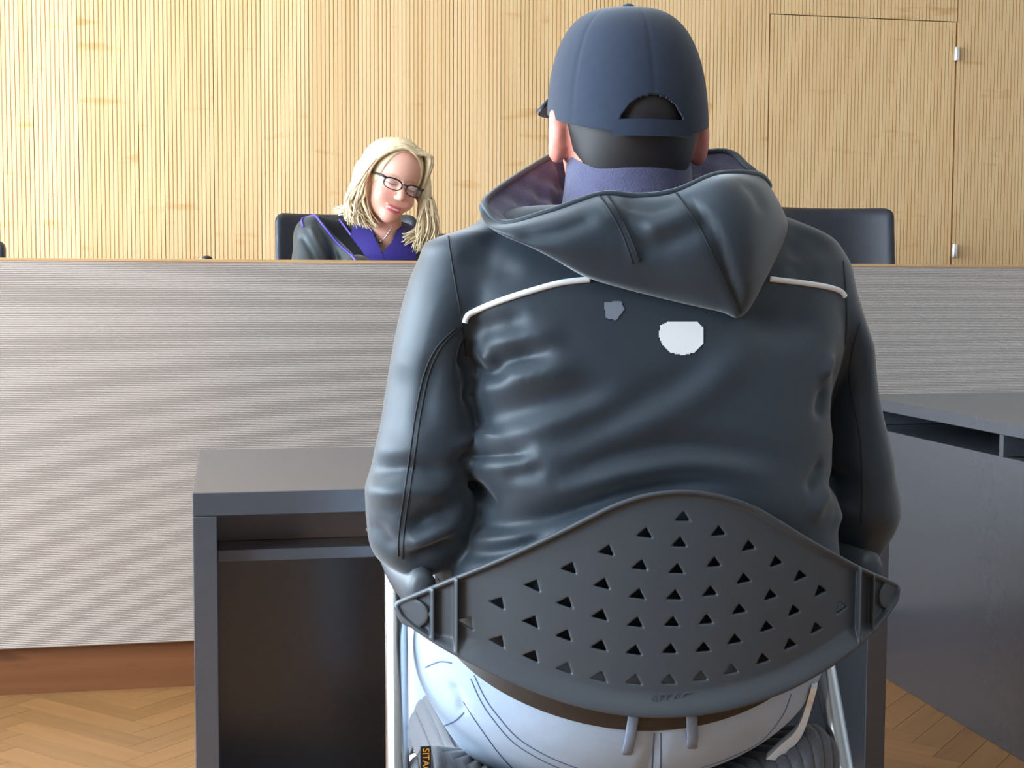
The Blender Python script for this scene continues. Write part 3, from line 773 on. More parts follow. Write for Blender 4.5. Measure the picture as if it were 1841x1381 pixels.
# --- cap: six-panel crown with rear arch opening, strap, button and visor
CC = Vector((HC.x, HC.y + .002, 1.262)); cr_ = (.0925, .1125, .134)
V = []; F = []; NT, NP = 110, 400
base = lambda ph: .0065 + .0285 * math.sin(ph)     # lower at the nape than over the forehead
for i in range(NT + 1):
    t = i / NT
    for k in range(NP):
        ph = 2 * math.pi * k / NP
        zz = base(ph) * (1 - t); th = t * math.pi / 2
        seam = 1 - .010 * math.exp(-((math.sin(3 * (ph - math.pi / 2)) / .13) ** 2)) * math.sin(min(1, t * 1.2 + .2) * math.pi / 2)
        rr = math.cos(th) ** .62 * seam
        V.append((CC.x + cr_[0] * rr * math.cos(ph), CC.y + cr_[1] * rr * math.sin(ph), CC.z + zz + cr_[2] * math.sin(th)))
for i in range(NT):
    for k in range(NP):
        c = [i * NP + k, i * NP + (k + 1) % NP, (i + 1) * NP + (k + 1) % NP, (i + 1) * NP + k]
        ph = 2 * math.pi * (k + .5) / NP; dphi = abs(((ph - 1.5 * math.pi) + math.pi) % (2 * math.pi) - math.pi); t = (i + .5) / NT
        if (dphi / .44) ** 2 + (t / .19) ** 2 < 1: continue
        F.append(tuple(c))
capo = mesh('cap', V, F, M_cap, man, True)
sm = capo.modifiers.new('thickness', 'SOLIDIFY'); sm.thickness = .003; sm.offset = -1
MB().ball((CC.x, CC.y, CC.z + cr_[2] + .001), (.008, .008, .005), 12, 7).build('button', M_cap, capo, True)
V = []; F = []; n = 24
for i in range(n + 1):
    ph = 1.5 * math.pi - .50 + 1.0 * i / n
    for zz, rr in ((-.024, 1.012), (-.006, 1.015), (-.006, 1.035), (-.024, 1.032)):
        V.append((CC.x + cr_[0] * rr * math.cos(ph), CC.y + cr_[1] * rr * math.sin(ph), CC.z + zz))
for i in range(n):
    for k in range(4): F.append((i * 4 + k, i * 4 + (k + 1) % 4, (i + 1) * 4 + (k + 1) % 4, (i + 1) * 4 + k))
F += [(0, 1, 2, 3), tuple(n * 4 + k for k in (3, 2, 1, 0))]
mesh('strap', V, F, M_cap, capo)
V = []; F = []; n = 28; mrow = 8
for j in range(mrow + 1):
    w_ = j / mrow
    for i in range(n + 1):
        u = -1 + 2 * i / n; ph = math.pi / 2 - u * 1.30
        x0, y0 = CC.x + cr_[0] * math.cos(ph) * .99, CC.y + cr_[1] * math.sin(ph) * .99
        ext = .105 * (1 - abs(u) ** 3.2)
        V.append((x0 + u * .006 * w_, y0 + ext * w_, CC.z + .045 - .014 * w_ * (1 - u * u * .2) - .016 * u * u * (1 - .2 * w_)))
for j in range(mrow):
    for i in range(n): F.append((j * (n + 1) + i, j * (n + 1) + i + 1, (j + 1) * (n + 1) + i + 1, (j + 1) * (n + 1) + i))
vis = mesh('visor', V, F, M_cap, capo, True); sm = vis.modifiers.new('thickness', 'SOLIDIFY'); sm.thickness = .004; sm.offset = 0

# --- jacket
hj = .0042
x, y, z, o, h = grid((.06, 1.40, .62), (.88, 2.0, 1.23), hj)
zs_l = [(830, 1230), (815, 1060), (815, 1035), (826, 1005), (858, 955), (866, 915), (866, 885), (838, 850), (830, 820), (866, 780), (853, 727), (845, 670), (832, 590), (815, 520), (830, 450), (900, 385), (950, 362)]
tl = sorted([(P(a, b, 1.515).z, P(a, b, 1.515).x) for a, b in zs_l])
zs_r = [(1480, 1240), (1500, 1060), (1503, 1010), (1497, 960), (1492, 920), (1495, 870), (1485, 830), (1490, 760), (1502, 690), (1515, 620), (1522, 545), (1530, 480), (1480, 420), (1400, 375), (1340, 355)]
tr = sorted([(P(a, b, 1.575).z, P(a, b, 1.575).x) for a, b in zs_r])
zz = np.linspace(max(tl[0][0], tr[0][0]), min(tl[-1][0], tr[-1][0]), 34)
il = np.interp(zz, [q[0] for q in tl], [q[1] for q in tl]); ir = np.interp(zz, [q[0] for q in tr], [q[1] for q in tr])
yb_ = np.interp(zz, [.62, .74, .82, .90, .98, 1.05, 1.10, 1.15, 1.19], [1.470, 1.462, 1.458, 1.466, 1.480, 1.497, 1.515, 1.545, 1.565])
yf_ = np.interp(zz, [.66, .80, .95, 1.05, 1.12, 1.19], [1.79, 1.80, 1.79, 1.75, 1.71, 1.69])
J = loft(x, y, z, zz, il, ir, yb_, yf_, 3.3, .012)
def arm(side, outer, inner, Ys):
    a = sorted([(P(px_, py_, Ys).z, P(px_, py_, Ys).x) for px_, py_ in outer]); b = sorted([(P(px_, py_, Ys).z, P(px_, py_, Ys).x) for px_, py_ in inner])
    t = np.linspace(max(a[0][0], b[0][0]), min(a[-1][0], b[-1][0]), 24)
    A = np.interp(t, [q[0] for q in a], [q[1] for q in a]); Bx = np.interp(t, [q[0] for q in b], [q[1] for q in b])
    return t, np.minimum(A, Bx), np.maximum(A, Bx)
tz, xl, xr = arm(-1, [(850, 405), (800, 412), (775, 435), (745, 500), (728, 560), (715, 620), (700, 700), (688, 770), (674, 830), (661, 880), (661, 930), (668, 985), (690, 1020), (730, 1042)],
                 [(900, 405), (900, 480), (872, 560), (850, 640), (856, 700), (862, 780), (846, 840), (840, 870), (862, 905), (858, 955), (835, 1000), (800, 1030), (770, 1042)], 1.56)
ybk = np.interp(tz, [.76, .80, .86, .95, 1.05, 1.14], [1.545, 1.522, 1.518, 1.530, 1.530, 1.548]); yfr = ybk + np.interp(tz, [.76, .80, .90, 1.05, 1.14], [.09, .125, .125, .13, .10])
AL = loft(x, y, z, tz, xl, xr, ybk, yfr, 2.2, .018)
AL = smin(AL, cone(x, y, z, (P(760, 955, 1.57).x, 1.575, .805), (.29, 1.85, .800), .050, .040), .02)
J = smin(J, AL, .010)
tz, xl, xr = arm(1, [(1400, 392), (1450, 405), (1490, 430), (1515, 465), (1528, 520), (1545, 575), (1560, 620), (1567, 690), (1578, 750), (1590, 800), (1597, 860), (1597, 930), (1590, 990), (1550, 1030)],
                 [(1380, 400), (1400, 460), (1440, 540), (1480, 620), (1487, 700), (1482, 780), (1484, 850), (1490, 930), (1497, 990), (1520, 1030)], 1.60)
ybk = np.interp(tz, [.76, .80, .86, .95, 1.05, 1.14], [1.570, 1.545, 1.540, 1.550, 1.545, 1.555]); yfr = ybk + np.interp(tz, [.76, .80, .90, 1.05, 1.14], [.09, .125, .125, .13, .10])
AR = loft(x, y, z, tz, xl, xr, ybk, yfr, 2.2, .018)
AR = smin(AR, cone(x, y, z, (P(1545, 955, 1.6).x, 1.60, .805), (.625, 1.85, .800), .046, .040), .02)
J = smin(J, AR, .012)
J = smax(J, -cone(x, y, z, (.26, 1.84, .80), (.30, 1.95, .80), .026, .03), .004); J = smax(J, -cone(x, y, z, (.65, 1.84, .80), (.62, 1.95, .80), .026, .03), .004)
JV, JF = nets(J.astype(np.float32), o, h); JV = relax(JV, JF, 2, .4)
nrm = vnormals(JV, JF)
# folds of the cloth: (polyline in the photograph, width mm, depth mm); positive depth is a valley
folds = [([(858, 612), (852, 640), (846, 672)], 6, 9), ([(846, 690), (868, 670), (900, 672), (912, 655), (954, 640), (1012, 637)], 12, 11),
 ([(856, 735), (862, 705), (880, 685)], 7, 7), ([(878, 640), (884, 655), (878, 676)], 6, -6), ([(860, 600), (905, 592), (965, 570)], 14, 5),
 ([(880, 620), (940, 610), (1030, 600)], 14, -5), ([(870, 700), (930, 680), (1020, 660), (1060, 650)], 15, -6),
 ([(880, 760), (960, 735), (1040, 710), (1120, 690)], 17, 6), ([(880, 795), (960, 770), (1060, 735), (1160, 700)], 14, -5),
 ([(985, 790), (1080, 752), (1170, 712), (1260, 668), (1320, 640)], 17, 6), ([(1080, 775), (1170, 742), (1250, 700), (1330, 640), (1400, 600)], 20, -6),
 ([(832, 838), (880, 820), (925, 812), (972, 802)], 9, 9), ([(828, 818), (870, 800), (930, 788)], 9, -6), ([(905, 860), (950, 850), (985, 830)], 9, 4),
 ([(1000, 856), (1084, 822), (1171, 801), (1236, 797), (1323, 809), (1415, 829)], 13, 9), ([(990, 885), (1084, 852), (1171, 834), (1250, 830), (1340, 845), (1410, 862)], 14, -6),
 ([(905, 934), (997, 914), (1084, 888), (1171, 868), (1258, 860), (1340, 872)], 11, 10), ([(866, 962), (954, 942), (1058, 906), (1120, 880)], 9, 7),
 ([(838, 995), (900, 975), (980, 945)], 9, -5), ([(850, 1010), (920, 985), (1000, 950)], 8, 6), ([(866, 880), (885, 902), (904, 927)], 5, 6),
 ([(1495, 700), (1482, 730), (1478, 760)], 9, 6), ([(1512, 640), (1495, 668), (1485, 690)], 8, -6), ([(1490, 830), (1470, 850), (1440, 890)], 9, 6), ([(1496, 880), (1470, 900), (1450, 940)], 10, -5),
 ([(1340, 580), (1420, 590), (1500, 560)], 18, 5), ([(835, 460), (880, 475), (960, 490)], 12, 4), ([(1440, 430), (1470, 470), (1420, 495)], 14, 4),
 # left sleeve
 ([(672, 870), (720, 850), (780, 852), (840, 872)], 11, 9), ([(672, 905), (740, 892), (800, 895), (840, 885)], 12, -7), ([(740, 965), (790, 932), (850, 918)], 11, 10),
 ([(735, 1000), (790, 970), (850, 950)], 9, -6), ([(740, 1015), (790, 1000), (840, 975)], 9, 8), ([(800, 640), (775, 720), (770, 800)], 16, 5), ([(735, 660), (715, 760), (700, 830)], 16, 4),
 ([(680, 950), (700, 985), (730, 1000)], 10, 5),
 # right sleeve
 ([(1530, 640), (1535, 720), (1525, 800)], 12, 5), ([(1500, 870), (1540, 880), (1590, 870)], 12, 7), ([(1505, 930), (1545, 940), (1590, 930)], 12, -5)]
Q = JV[:, [0, 2]]
back = np.clip((-nrm[:, 1] + .25) / .5, 0, 1)
disp = np.zeros(len(JV))
for pl, w_, dep in folds:
    pts = [P(a, b, 1.49) for a, b in spline(pl, 5)]
    d, t = seg_dist(Q, [(p.x, p.z) for p in pts])
    taper = sstep(np.minimum(t + .12, (1 - t) * 1.0) * 2.6)
    disp -= dep * .00125 * taper * np.exp(-(d / (w_ * .001)) ** 2)
JV = JV + nrm * (disp * back)[:, None]
JV = relax(JV, JF, 1, .35)
jacket = mesh('jacket', JV, JF, M_jacket, man, True)
jt = bvh(JV, JF)
def on_jacket(name, pts, r, m, lift, seg=6, n=10):
    q = cast_line(jt, pts, lift, n)
    return MB().tube(q, r, seg).build(name, m, jacket, True)
on_jacket('white_piping', [(834, 580), (838, 570), (850, 561), (900, 541), (960, 522), (1010, 509), (1060, 503)], .0034, M_piping, .0012, 8)
on_jacket('white_piping', [(1383, 502), (1430, 508), (1480, 515), (1508, 523), (1518, 533)], .0031, M_piping, .0012, 8)
for pts in ([(806, 425), (812, 470), (822, 530), (831, 585), (838, 640)], [(830, 588), (795, 622), (772, 670), (757, 740), (747, 810), (737, 880), (727, 950), (724, 1005)], [(820, 590), (786, 624), (763, 672), (748, 740), (738, 810), (728, 880), (718, 950), (716, 1000)],
            [(1516, 470), (1520, 520), (1522, 570), (1520, 620)], [(1546, 580), (1530, 640), (1530, 700), (1545, 780), (1550, 860), (1548, 940)], [(905, 410), (960, 440), (1010, 470), (1060, 500)]):
    on_jacket('seam', pts, .0011, M_seam, .0, 6, 8)
V, F = patch(jt, [(1186, 586), (1198, 580), (1254, 579), (1264, 590), (1265, 618), (1248, 634), (1228, 639), (1206, 635), (1190, 620), (1184, 604)], 2, .0012)
mesh('back_print', V, F, M_piping, jacket, True)['label'] = 'white print on the back of the jacket'
V, F = patch(jt, [(1086, 544), (1116, 542), (1122, 556), (1108, 576), (1088, 572)], 2, .0012)
mesh('back_print', V, F, M_grey_print, jacket, True)['label'] = 'small grey print on the back of the jacket'

# --- hood lying on the back: rings from the neck over the rim to the outside
ring_rim = [(1130, 300, 1.745), (1005, 276, 1.71), (985, 284, 1.695), (935, 314, 1.655), (884, 350, 1.605), (872, 370, 1.572), (905, 402, 1.542), (990, 380, 1.520), (1080, 350, 1.512), (1150, 353, 1.510), (1215, 344, 1.508), (1290, 314, 1.520), (1362, 314, 1.560), (1382, 335, 1.61), (1345, 300, 1.665), (1292, 272, 1.71)]
ring_o1 = [(1130, 330, 1.775), (995, 282, 1.73), (975, 292, 1.71), (925, 324, 1.665), (872, 358, 1.607), (862, 378, 1.568), (888, 410, 1.520), (985, 402, 1.490), (1085, 376, 1.480), (1155, 376, 1.478), (1230, 362, 1.470), (1310, 325, 1.470), (1385, 345, 1.525), (1404, 375, 1.60), (1362, 318, 1.675), (1302, 280, 1.73)]
ring_o2 = [(1130, 390, 1.785), (985, 315, 1.74), (965, 322, 1.715), (915, 345, 1.665), (872, 376, 1.61), (872, 398, 1.565), (915, 428, 1.505), (1000, 440, 1.482), (1095, 430, 1.472), (1170, 428, 1.466), (1260, 420, 1.452), (1345, 395, 1.452), (1405, 395, 1.515), (1416, 410, 1.60), (1378, 365, 1.68), (1312, 315, 1.735)]
ring_o3 = [(1130, 430, 1.78), (985, 350, 1.735), (965, 355, 1.71), (915, 368, 1.66), (885, 390, 1.61), (895, 412, 1.56), (945, 440, 1.508), (1015, 472, 1.490), (1090, 490, 1.482), (1180, 500, 1.474), (1280, 505, 1.462), (1352, 500, 1.462), (1398, 455, 1.52), (1410, 440, 1.60), (1378, 395, 1.68), (1315, 345, 1.73)]
ring_o4 = [(1130, 440, 1.75), (985, 370, 1.71), (965, 372, 1.69), (920, 380, 1.65), (900, 400, 1.61), (915, 422, 1.57), (965, 446, 1.522), (1020, 480, 1.503), (1070, 503, 1.497), (1180, 532, 1.492), (1290, 556, 1.484), (1336, 564, 1.484), (1378, 500, 1.52), (1400, 450, 1.60), (1370, 405, 1.66), (1310, 360, 1.70)]
ring_o5 = [(p[0], p[1], p[2] + .035) for p in ring_o4]
def ring3(r): return [np.array(P(*q)) for q in r]
NA = len(ring_rim)
def neck_ring(rx, ry, z0, dzb):
    out = []
    for q in ring3(ring_rim):
        a = math.atan2(q[1] - 1.625, q[0] - .463)
        out.append(np.array((.463 + rx * math.cos(a), 1.628 + ry * math.sin(a), z0 + dzb * math.sin(a))))
    return out
inner1 = [0.62 * a + 0.38 * b + np.array((0, 0, -.008)) for a, b in zip(ring3(ring_rim), neck_ring(.07, .07, 1.15, .02))]
inner2 = [0.25 * a + 0.75 * b + np.array((0, 0, -.010)) for a, b in zip(ring3(ring_rim), neck_ring(.07, .07, 1.15, .02))]
rings_in = [neck_ring(.062, .062, 1.13, .02), inner2, inner1, ring3(ring_rim)]
rings_out = [ring3(ring_rim), ring3(ring_o1), ring3(ring_o2), ring3(ring_o3), ring3(ring_o4), ring3(ring_o5)]
def loft_rings(rings, per=10, across=7):
    dense = [spline(r, per, True) for r in rings]
    m = len(dense[0]); cols = [spline([dense[j][i] for j in range(len(dense))], across) for i in range(m)]
    k = len(cols[0]); V = [c for col in cols for c in col]; F = []
    for i in range(m):
        for j in range(k - 1):
            a = i * k + j; b = ((i + 1) % m) * k + j; F.append((a, b, b + 1, a + 1))
    return np.array(V), np.array(F)
HVo, HFo = loft_rings(rings_out); 
nn = vnormals(HVo, HFo)
hf = [([(1100, 380), (1160, 440), (1250, 400)], 12, 6), ([(930, 425), (1000, 415), (1070, 385)], 9, 6), ([(1080, 355), (1115, 410), (1140, 470)], 5, -4), ([(1120, 360), (1165, 375), (1210, 360)], 8, 5),
      ([(1216, 350), (1262, 420), (1295, 500), (1330, 560)], 6, 7), ([(1330, 325), (1355, 345), (1365, 380)], 9, 4), ([(1150, 420), (1200, 400), (1240, 380)], 12, -5)]
sg = -1 if nn[np.argmin(HVo[:, 1])][1] > 0 else 1
nn = nn * sg
dd = np.zeros(len(HVo)); bk = np.clip(-nn[:, 1] * 2, 0, 1)
for pl, w_, dep in hf:
    pts = [P(a, b, 1.485) for a, b in spline(pl, 5)]
    d, t = seg_dist(HVo[:, [0, 2]], [(p.x, p.z) for p in pts]); dd -= dep * .001 * np.exp(-(d / (w_ * .001)) ** 2) * np.clip(np.minimum(t, 1 - t) * 6 + .2, 0, 1)
HVo = HVo + nn * (dd * bk)[:, None]
if sg < 0: HFo = HFo[:, ::-1]
hood = mesh('hood', HVo, HFo, M_jacket, man, True)
HVi, HFi = loft_rings(rings_in)
nz_ = np.sin(HVi[:, 0] * 170 + HVi[:, 2] * 90) * np.sin(HVi[:, 2] * 150 - HVi[:, 0] * 60)
ni = vnormals(HVi, HFi); fade = np.tile(np.sin(np.linspace(0, math.pi, 22)), len(HVi) // 22)
HVi = HVi + ni * (nz_ * .004 * fade)[:, None]
mesh('hood_lining', HVi, HFi, M_lining, hood, True)
ht_ = bvh(HVo, HFo)
for pts in ([(1077, 352), (1100, 385), (1120, 425), (1138, 474)], [(1092, 352), (1113, 385), (1132, 425), (1150, 470)], [(1216, 348), (1255, 405), (1283, 460), (1308, 515), (1332, 562)]):
    q = cast_line(ht_, pts, 0, 8)
    if len(q) > 3: MB().tube(q, .0012, 6).build('seam', M_seam, hood, True)
MB().tube([Vector(p) for p in spline(ring3(ring_rim), 8, True)], .004, 8, True).build('hood_rim', M_jacket, hood, True)

# --- stand-up collar round the neck, lined like the hood
cr0 = []
for rz_, zb, k_ in ((.088, 1.10, 0), (.080, 1.15, .01), (.0745, 1.19, .016), (.0725, 1.222, .022), (.0690, 1.222, .022), (.066, 1.18, .016)):
    cr0.append([np.array((.463 + rz_ * math.cos(a), 1.622 + rz_ * 1.02 * math.sin(a), zb + k_ * math.sin(a) + .004 * math.sin(3 * a))) for a in np.linspace(0, 2 * math.pi, 20, endpoint=False)])
CVv, CFf = loft_rings(cr0, 5, 5); mesh('collar', CVv, CFf, M_lining, hood, True)

# --- jeans
x, y, z, o, h = grid((.17, 1.42, .06), (.74, 2.22, .80), .005)
Jn = ell(x, y, z, (.462, 1.628, .650), (.252, .176, .165))
Jn = smax(Jn, z - .66 - np.minimum((y - 1.452) * .90, .075), .01)
for s in (-1, 1):
    hp = (.447 + s * .105, 1.66, .580); kn = (.447 + s * .13, 2.07, .575); an_ = (.447 + s * .14, 2.10, .09)
    Jn = smin(Jn, cone(x, y, z, hp, kn, .092, .068), .03); Jn = smin(Jn, cone(x, y, z, kn, an_, .066, .055), .02)
V_, F_ = nets(Jn.astype(np.float32), o, h); V_ = relax(V_, F_, 1, .4)
nj = vnormals(V_, F_)
for pl, w_, dep in [([(1181, 1300), (1180, 1381), (1180, 1420)], 9, 5), ([(836, 1270), (846, 1290), (852, 1312)], 4, 4), ([(770, 1200), (778, 1250), (775, 1270)], 5, 4)]:
    pts = [P(a, b, 1.47) for a, b in pl]; d, t = seg_dist(V_[:, [0, 2]], [(p.x, p.z) for p in pts])
    V_ = V_ - nj * (dep * .001 * np.exp(-(d / (w_ * .001)) ** 2) * np.clip(-nj[:, 1] * 2, 0, 1))[:, None]
jeans = mesh('jeans', V_, F_, M_jeans, man, True)
pt_ = bvh(V_, F_)
for pts in ([(852, 1214), (872, 1255), (894, 1286), (932, 1328), (989, 1362), (1046, 1384)], [(846, 1220), (864, 1260), (886, 1293), (924, 1336), (980, 1370), (1030, 1390)],
            [(833, 1262), (856, 1298), (894, 1351), (924, 1385)], [(1422, 1248), (1407, 1286), (1369, 1332), (1312, 1362), (1262, 1380)],
            [(1176, 1318), (1174, 1350), (1172, 1390)], [(1188, 1318), (1188, 1350), (1187, 1390)], [(795, 1306), (818, 1296), (835, 1280)], [(765, 1200), (790, 1190), (812, 1192)]):
    q = cast_line(pt_, pts, -.0003, 8)
    if len(q) > 3: MB().tube(q, .0011, 6).build('seam', M_stitch, jeans, True)
# belt with two loops
V = []; F = []; n = 120
for i in range(n):
    a = 2 * math.pi * i / n; c, s = math.cos(a), math.sin(a); dip = -.010 + min(.10, .155 * (1 + s))
    for zz, e in ((.601, .0035), (.641, .0035), (.641, .000), (.601, .000)):
        zz += dip; f_ = math.sqrt(max(.05, 1 - ((zz - .650) / .165) ** 2))
        V.append((.462 + (.252 * f_ + e) * c, 1.628 + (.176 * f_ + e) * s, zz))
for i in range(n):
    for k in range(4): F.append((i * 4 + k, ((i + 1) % n) * 4 + k, ((i + 1) % n) * 4 + (k + 1) % 4, i * 4 + (k + 1) % 4))
smooth_by_angle(mesh('belt', V, F, M_belt, jeans))
for x0, x1, yt, yb in ((1138, 1127, 1285, 1356), (1241, 1244, 1282, 1345)):
    V = []; F = []
    for i in range(9):
        t = i / 8; cx_ = x0 + (x1 - x0) * t; cy_ = yt + (yb - yt) * t
        hgt = .0055 * (1 if t < .65 else max(.25, (1 - t) / .35))
        for w_ in (-10, -7, 7, 10):
            q = cast(pt_, cx_ + w_, cy_, hgt - (.0015 if abs(w_) == 10 else 0)); V.append(q)
    for i in range(8):
        for k in range(3): F.append((i * 4 + k, (i + 1) * 4 + k, (i + 1) * 4 + k + 1, i * 4 + k + 1))
    lp = mesh('belt_loop', V, F, M_loop, jeans, True); sm = lp.modifiers.new('thickness', 'SOLIDIFY'); sm.thickness = .0015
# shoes
for s in (-1, 1):
    x, y, z, o, h = grid((.447 + s * .14 - .07, 2.02, -.01), (.447 + s * .14 + .07, 2.36, .13), .005)
    Sh = smin(ell(x, y, z, (.447 + s * .14, 2.23, .035), (.048, .115, .045)), ell(x, y, z, (.447 + s * .14, 2.10, .05), (.042, .065, .065)), .03)
    Sh = smax(Sh, .002 - z, .004); a, b = nets(Sh.astype(np.float32), o, h); mesh('shoe', a, b, M_shoe, man, True)

# folded paper tucked into the jeans' right back pocket
outer = [(1469, 1238), (1460, 1270), (1451, 1300), (1440, 1326), (1424, 1345), (1398, 1368)]
innr = [(1459, 1234), (1450, 1266), (1441, 1294), (1428, 1318), (1406, 1338), (1377, 1366)]
V = []; F = []
so_, si_ = spline(outer, 4), spline(innr, 4)
for a, b in zip(so_, si_):
    hb_ = cast(pt_, b[0] - 3, b[1] - 2, .004) or P(b[0], b[1], 1.55); hb_ = P(b[0], b[1], min(hb_.y, 1.60)); ha = P(a[0], a[1], hb_.y + .004)
    V += [ha, hb_, hb_ + Vector((.010, .022, 0)), ha + Vector((.010, .022, 0))]
for i in range(len(so_) - 1):
    for k in range(4): F.append((i * 4 + k, i * 4 + (k + 1) % 4, (i + 1) * 4 + (k + 1) % 4, (i + 1) * 4 + k))
F += [(3, 2, 1, 0), tuple((len(so_) - 1) * 4 + k for k in range(4))]
pap = mesh('folded_paper', V, F, M_paper, None, origin=tuple(P(1430, 1320, 1.54)))
tag(pap, 'white folded paper sticking out of the right back jeans pocket', 'paper')

# ================================================================== THE BLOND JUDGE BEHIND THE BENCH
JY = 4.22
jp = P(705, 440, JY)
judge = empty('person', (jp.x, JY + .1, .30)); tag(judge, 'smiling blond person with glasses in a black robe with violet trim, behind the bench', 'person')
JC = P(706, 327, JY)           # head centre at eye height
Rh = Matrix.Rotation(math.radians(13), 3, 'Z') @ Matrix.Rotation(math.radians(12), 3, 'X') @ Matrix.Rotation(math.radians(17), 3, 'Y')
# faces -Y in its own frame; turned towards the picture's right, bowed and tilted
Rn = np.array(Rh)
def head_pt(q): return Vector(Rn @ np.array(q, float)) + JC
S = 1.0
hw = .0026
x, y, z, o, h = grid((JC.x - .26, JY - .16, JC.z - .34), (JC.x + .24, JY + .24, JC.z + .15), hw)
dx, dy, dz_ = x - JC.x, y - JC.y, z - JC.z
lx = Rn[0, 0] * dx + Rn[1, 0] * dy + Rn[2, 0] * dz_; ly = Rn[0, 1] * dx + Rn[1, 1] * dy + Rn[2, 1] * dz_; lz = Rn[0, 2] * dx + Rn[1, 2] * dy + Rn[2, 2] * dz_
W = ell(lx, ly, lz, (0, .012, .035), (.073, .090, .088))
W = smin(W, ell(lx, ly, lz, (0, -.022, -.040), (.058, .064, .072)), .03)
W = smin(W, ell(lx, ly, lz, (0, -.062, -.098), (.022, .018, .018)), .025)
for s in (-1, 1):
    W = smin(W, ell(lx, ly, lz, (s * .036, -.060, -.042), (.024, .020, .022)), .02)
    W = smax(W, -ell(lx, ly, lz, (s * .031, -.094, .000), (.019, .013, .0125)), .010)
    W = smin(W, ell(lx, ly, lz, (s * .031, -.0745, -.001), (.0145, .0125, .0105)), .004)
    W = smin(W, ell(lx, ly, lz, (s * .009, -.096, -.036), (.0075, .008, .006)), .006)
    W = smin(W, ell(lx, ly, lz, (s * .075, .010, -.010), (.010, .017, .030)), .006)
W = smin(W, cone(lx, ly, lz, (0, -.084, .006), (0, -.104, -.032), .0075, .0105), .010)
mc_ = np.abs(lx) ** 2 * 4.5           # smiling mouth curves upward at the corners
W = smin(W, ell(lx, ly, lz + .0655 - mc_, (0, -.082, 0), (.026, .010, .0045)), .004)
W = smin(W, ell(lx, ly, lz + .0755 - mc_, (0, -.081, 0), (.023, .010, .0050)), .004)
W = smax(W, -ell(lx, ly, lz + .0703 - mc_, (0, -.092, 0), (.021, .008, .0032)), .002)
nb = (jp.x - .015, JY + .075, 1.20)
W = smin(W, cone(x, y, z, tuple(head_pt((0, .025, -.05))), nb, .050, .053), .02)
W = smin(W, ell(x, y, z, (jp.x - .015, JY + .095, 1.12), (.17, .075, .085)), .03)
WV, WF = nets(W.astype(np.float32), o, h)
wb_ = mesh('body', WV, WF, M_face, judge, True)
L_ = (WV - np.array(JC)) @ Rn
skin = np.array(lin(226, 168, 148)[:3]); tint = np.tile(skin, (len(WV), 1))
def blend(mask, c):
    global tint
    mask = np.clip(mask, 0, 1)[:, None]; tint = tint * (1 - mask) + np.array(lin(*c)[:3]) * mask
frontm = (L_[:, 1] < -.05)
for s in (-1, 1):
    blend(.45 * np.exp(-(((L_[:, 0] - s * .038) / .020) ** 2 + ((L_[:, 2] + .042) / .018) ** 2)) * frontm, (222, 146, 132))
    blend(1.6 * np.exp(-(((L_[:, 0] - s * .031) / .018) ** 2 + ((L_[:, 2] - .0205 + ((L_[:, 0] - s * .031) / .018) ** 2 * .003) / .0032) ** 2)) * frontm * .5, (176, 134, 104))
    blend(1.8 * np.exp(-(((L_[:, 0] - s * .031) / .0135) ** 2 + ((L_[:, 2] + .0050 - ((L_[:, 0] - s * .031) / .0135) ** 2 * .002) / .0022) ** 2)) * frontm, (60, 40, 36))
    blend(.5 * np.exp(-(((L_[:, 0] - s * .031) / .018) ** 2 + ((L_[:, 2] - .004) / .007) ** 2)) * frontm, (178, 118, 110))
mz = L_[:, 2] - L_[:, 0] ** 2 * 4.5
for zc, wz in ((-.0655, .0036), (-.0762, .0042)): blend(1.5 * np.exp(-((L_[:, 0] / .022) ** 4 + ((mz - zc) / wz) ** 2)) * frontm, (206, 84, 92))
blend(1.4 * np.exp(-((L_[:, 0] / .016) ** 6 + ((mz + .0703) / .0018) ** 2)) * frontm, (240, 232, 226))
ca = wb_.data.color_attributes.new('tint', 'FLOAT_COLOR', 'POINT')
ca.data.foreach_set('color', np.concatenate([tint, np.ones((len(tint), 1))], 1).astype(np.float32).ravel())
# glasses: two rims, bridge and temples
gl = MB()
for s in (-1, 1):
    rim = [head_pt((s * .034 + .0265 * math.copysign(abs(math.cos(a)) ** .75, math.cos(a)), -.1005 + .010 * (abs(s * .034 + .0265 * math.cos(a)) / .06) ** 2, -.002 + (.0165 if math.sin(a) < 0 else .0150) * math.copysign(abs(math.sin(a)) ** .8, math.sin(a)))) for a in np.linspace(0, 2 * math.pi, 32, endpoint=False)]
    rad = [.0024 if math.sin(a) > -.2 else .0014 for a in np.linspace(0, 2 * math.pi, 32, endpoint=False)]
    gl.tube(rim, rad, 6, True)
    gl.tube([head_pt((s * .059, -.092, .008)), head_pt((s * .070, -.075, .010)), head_pt((s * .078, -.02, .006)), head_pt((s * .080, .02, .0))], [.0035, .0035, .0026, .0018], 6)
gl.tube([head_pt((-.009, -.101, .004)), head_pt((0, -.105, .0065)), head_pt((.009, -.101, .004))], .0020, 6)
glo = gl.build('glasses', M_black, judge, True)
for s in (-1, 1):
    V = [head_pt((s * .034, -.1002, -.002))] + [head_pt((s * .034 + .0255 * math.cos(a), -.1000 + .009 * (abs(s * .034 + .0255 * math.cos(a)) / .06) ** 2, -.002 + .0145 * math.sin(a))) for a in np.linspace(0, 2 * math.pi, 24, endpoint=False)]
    mesh('lens', V, [(0, 1 + k, 1 + (k + 1) % 24) for k in range(24)], M_glass, glo)
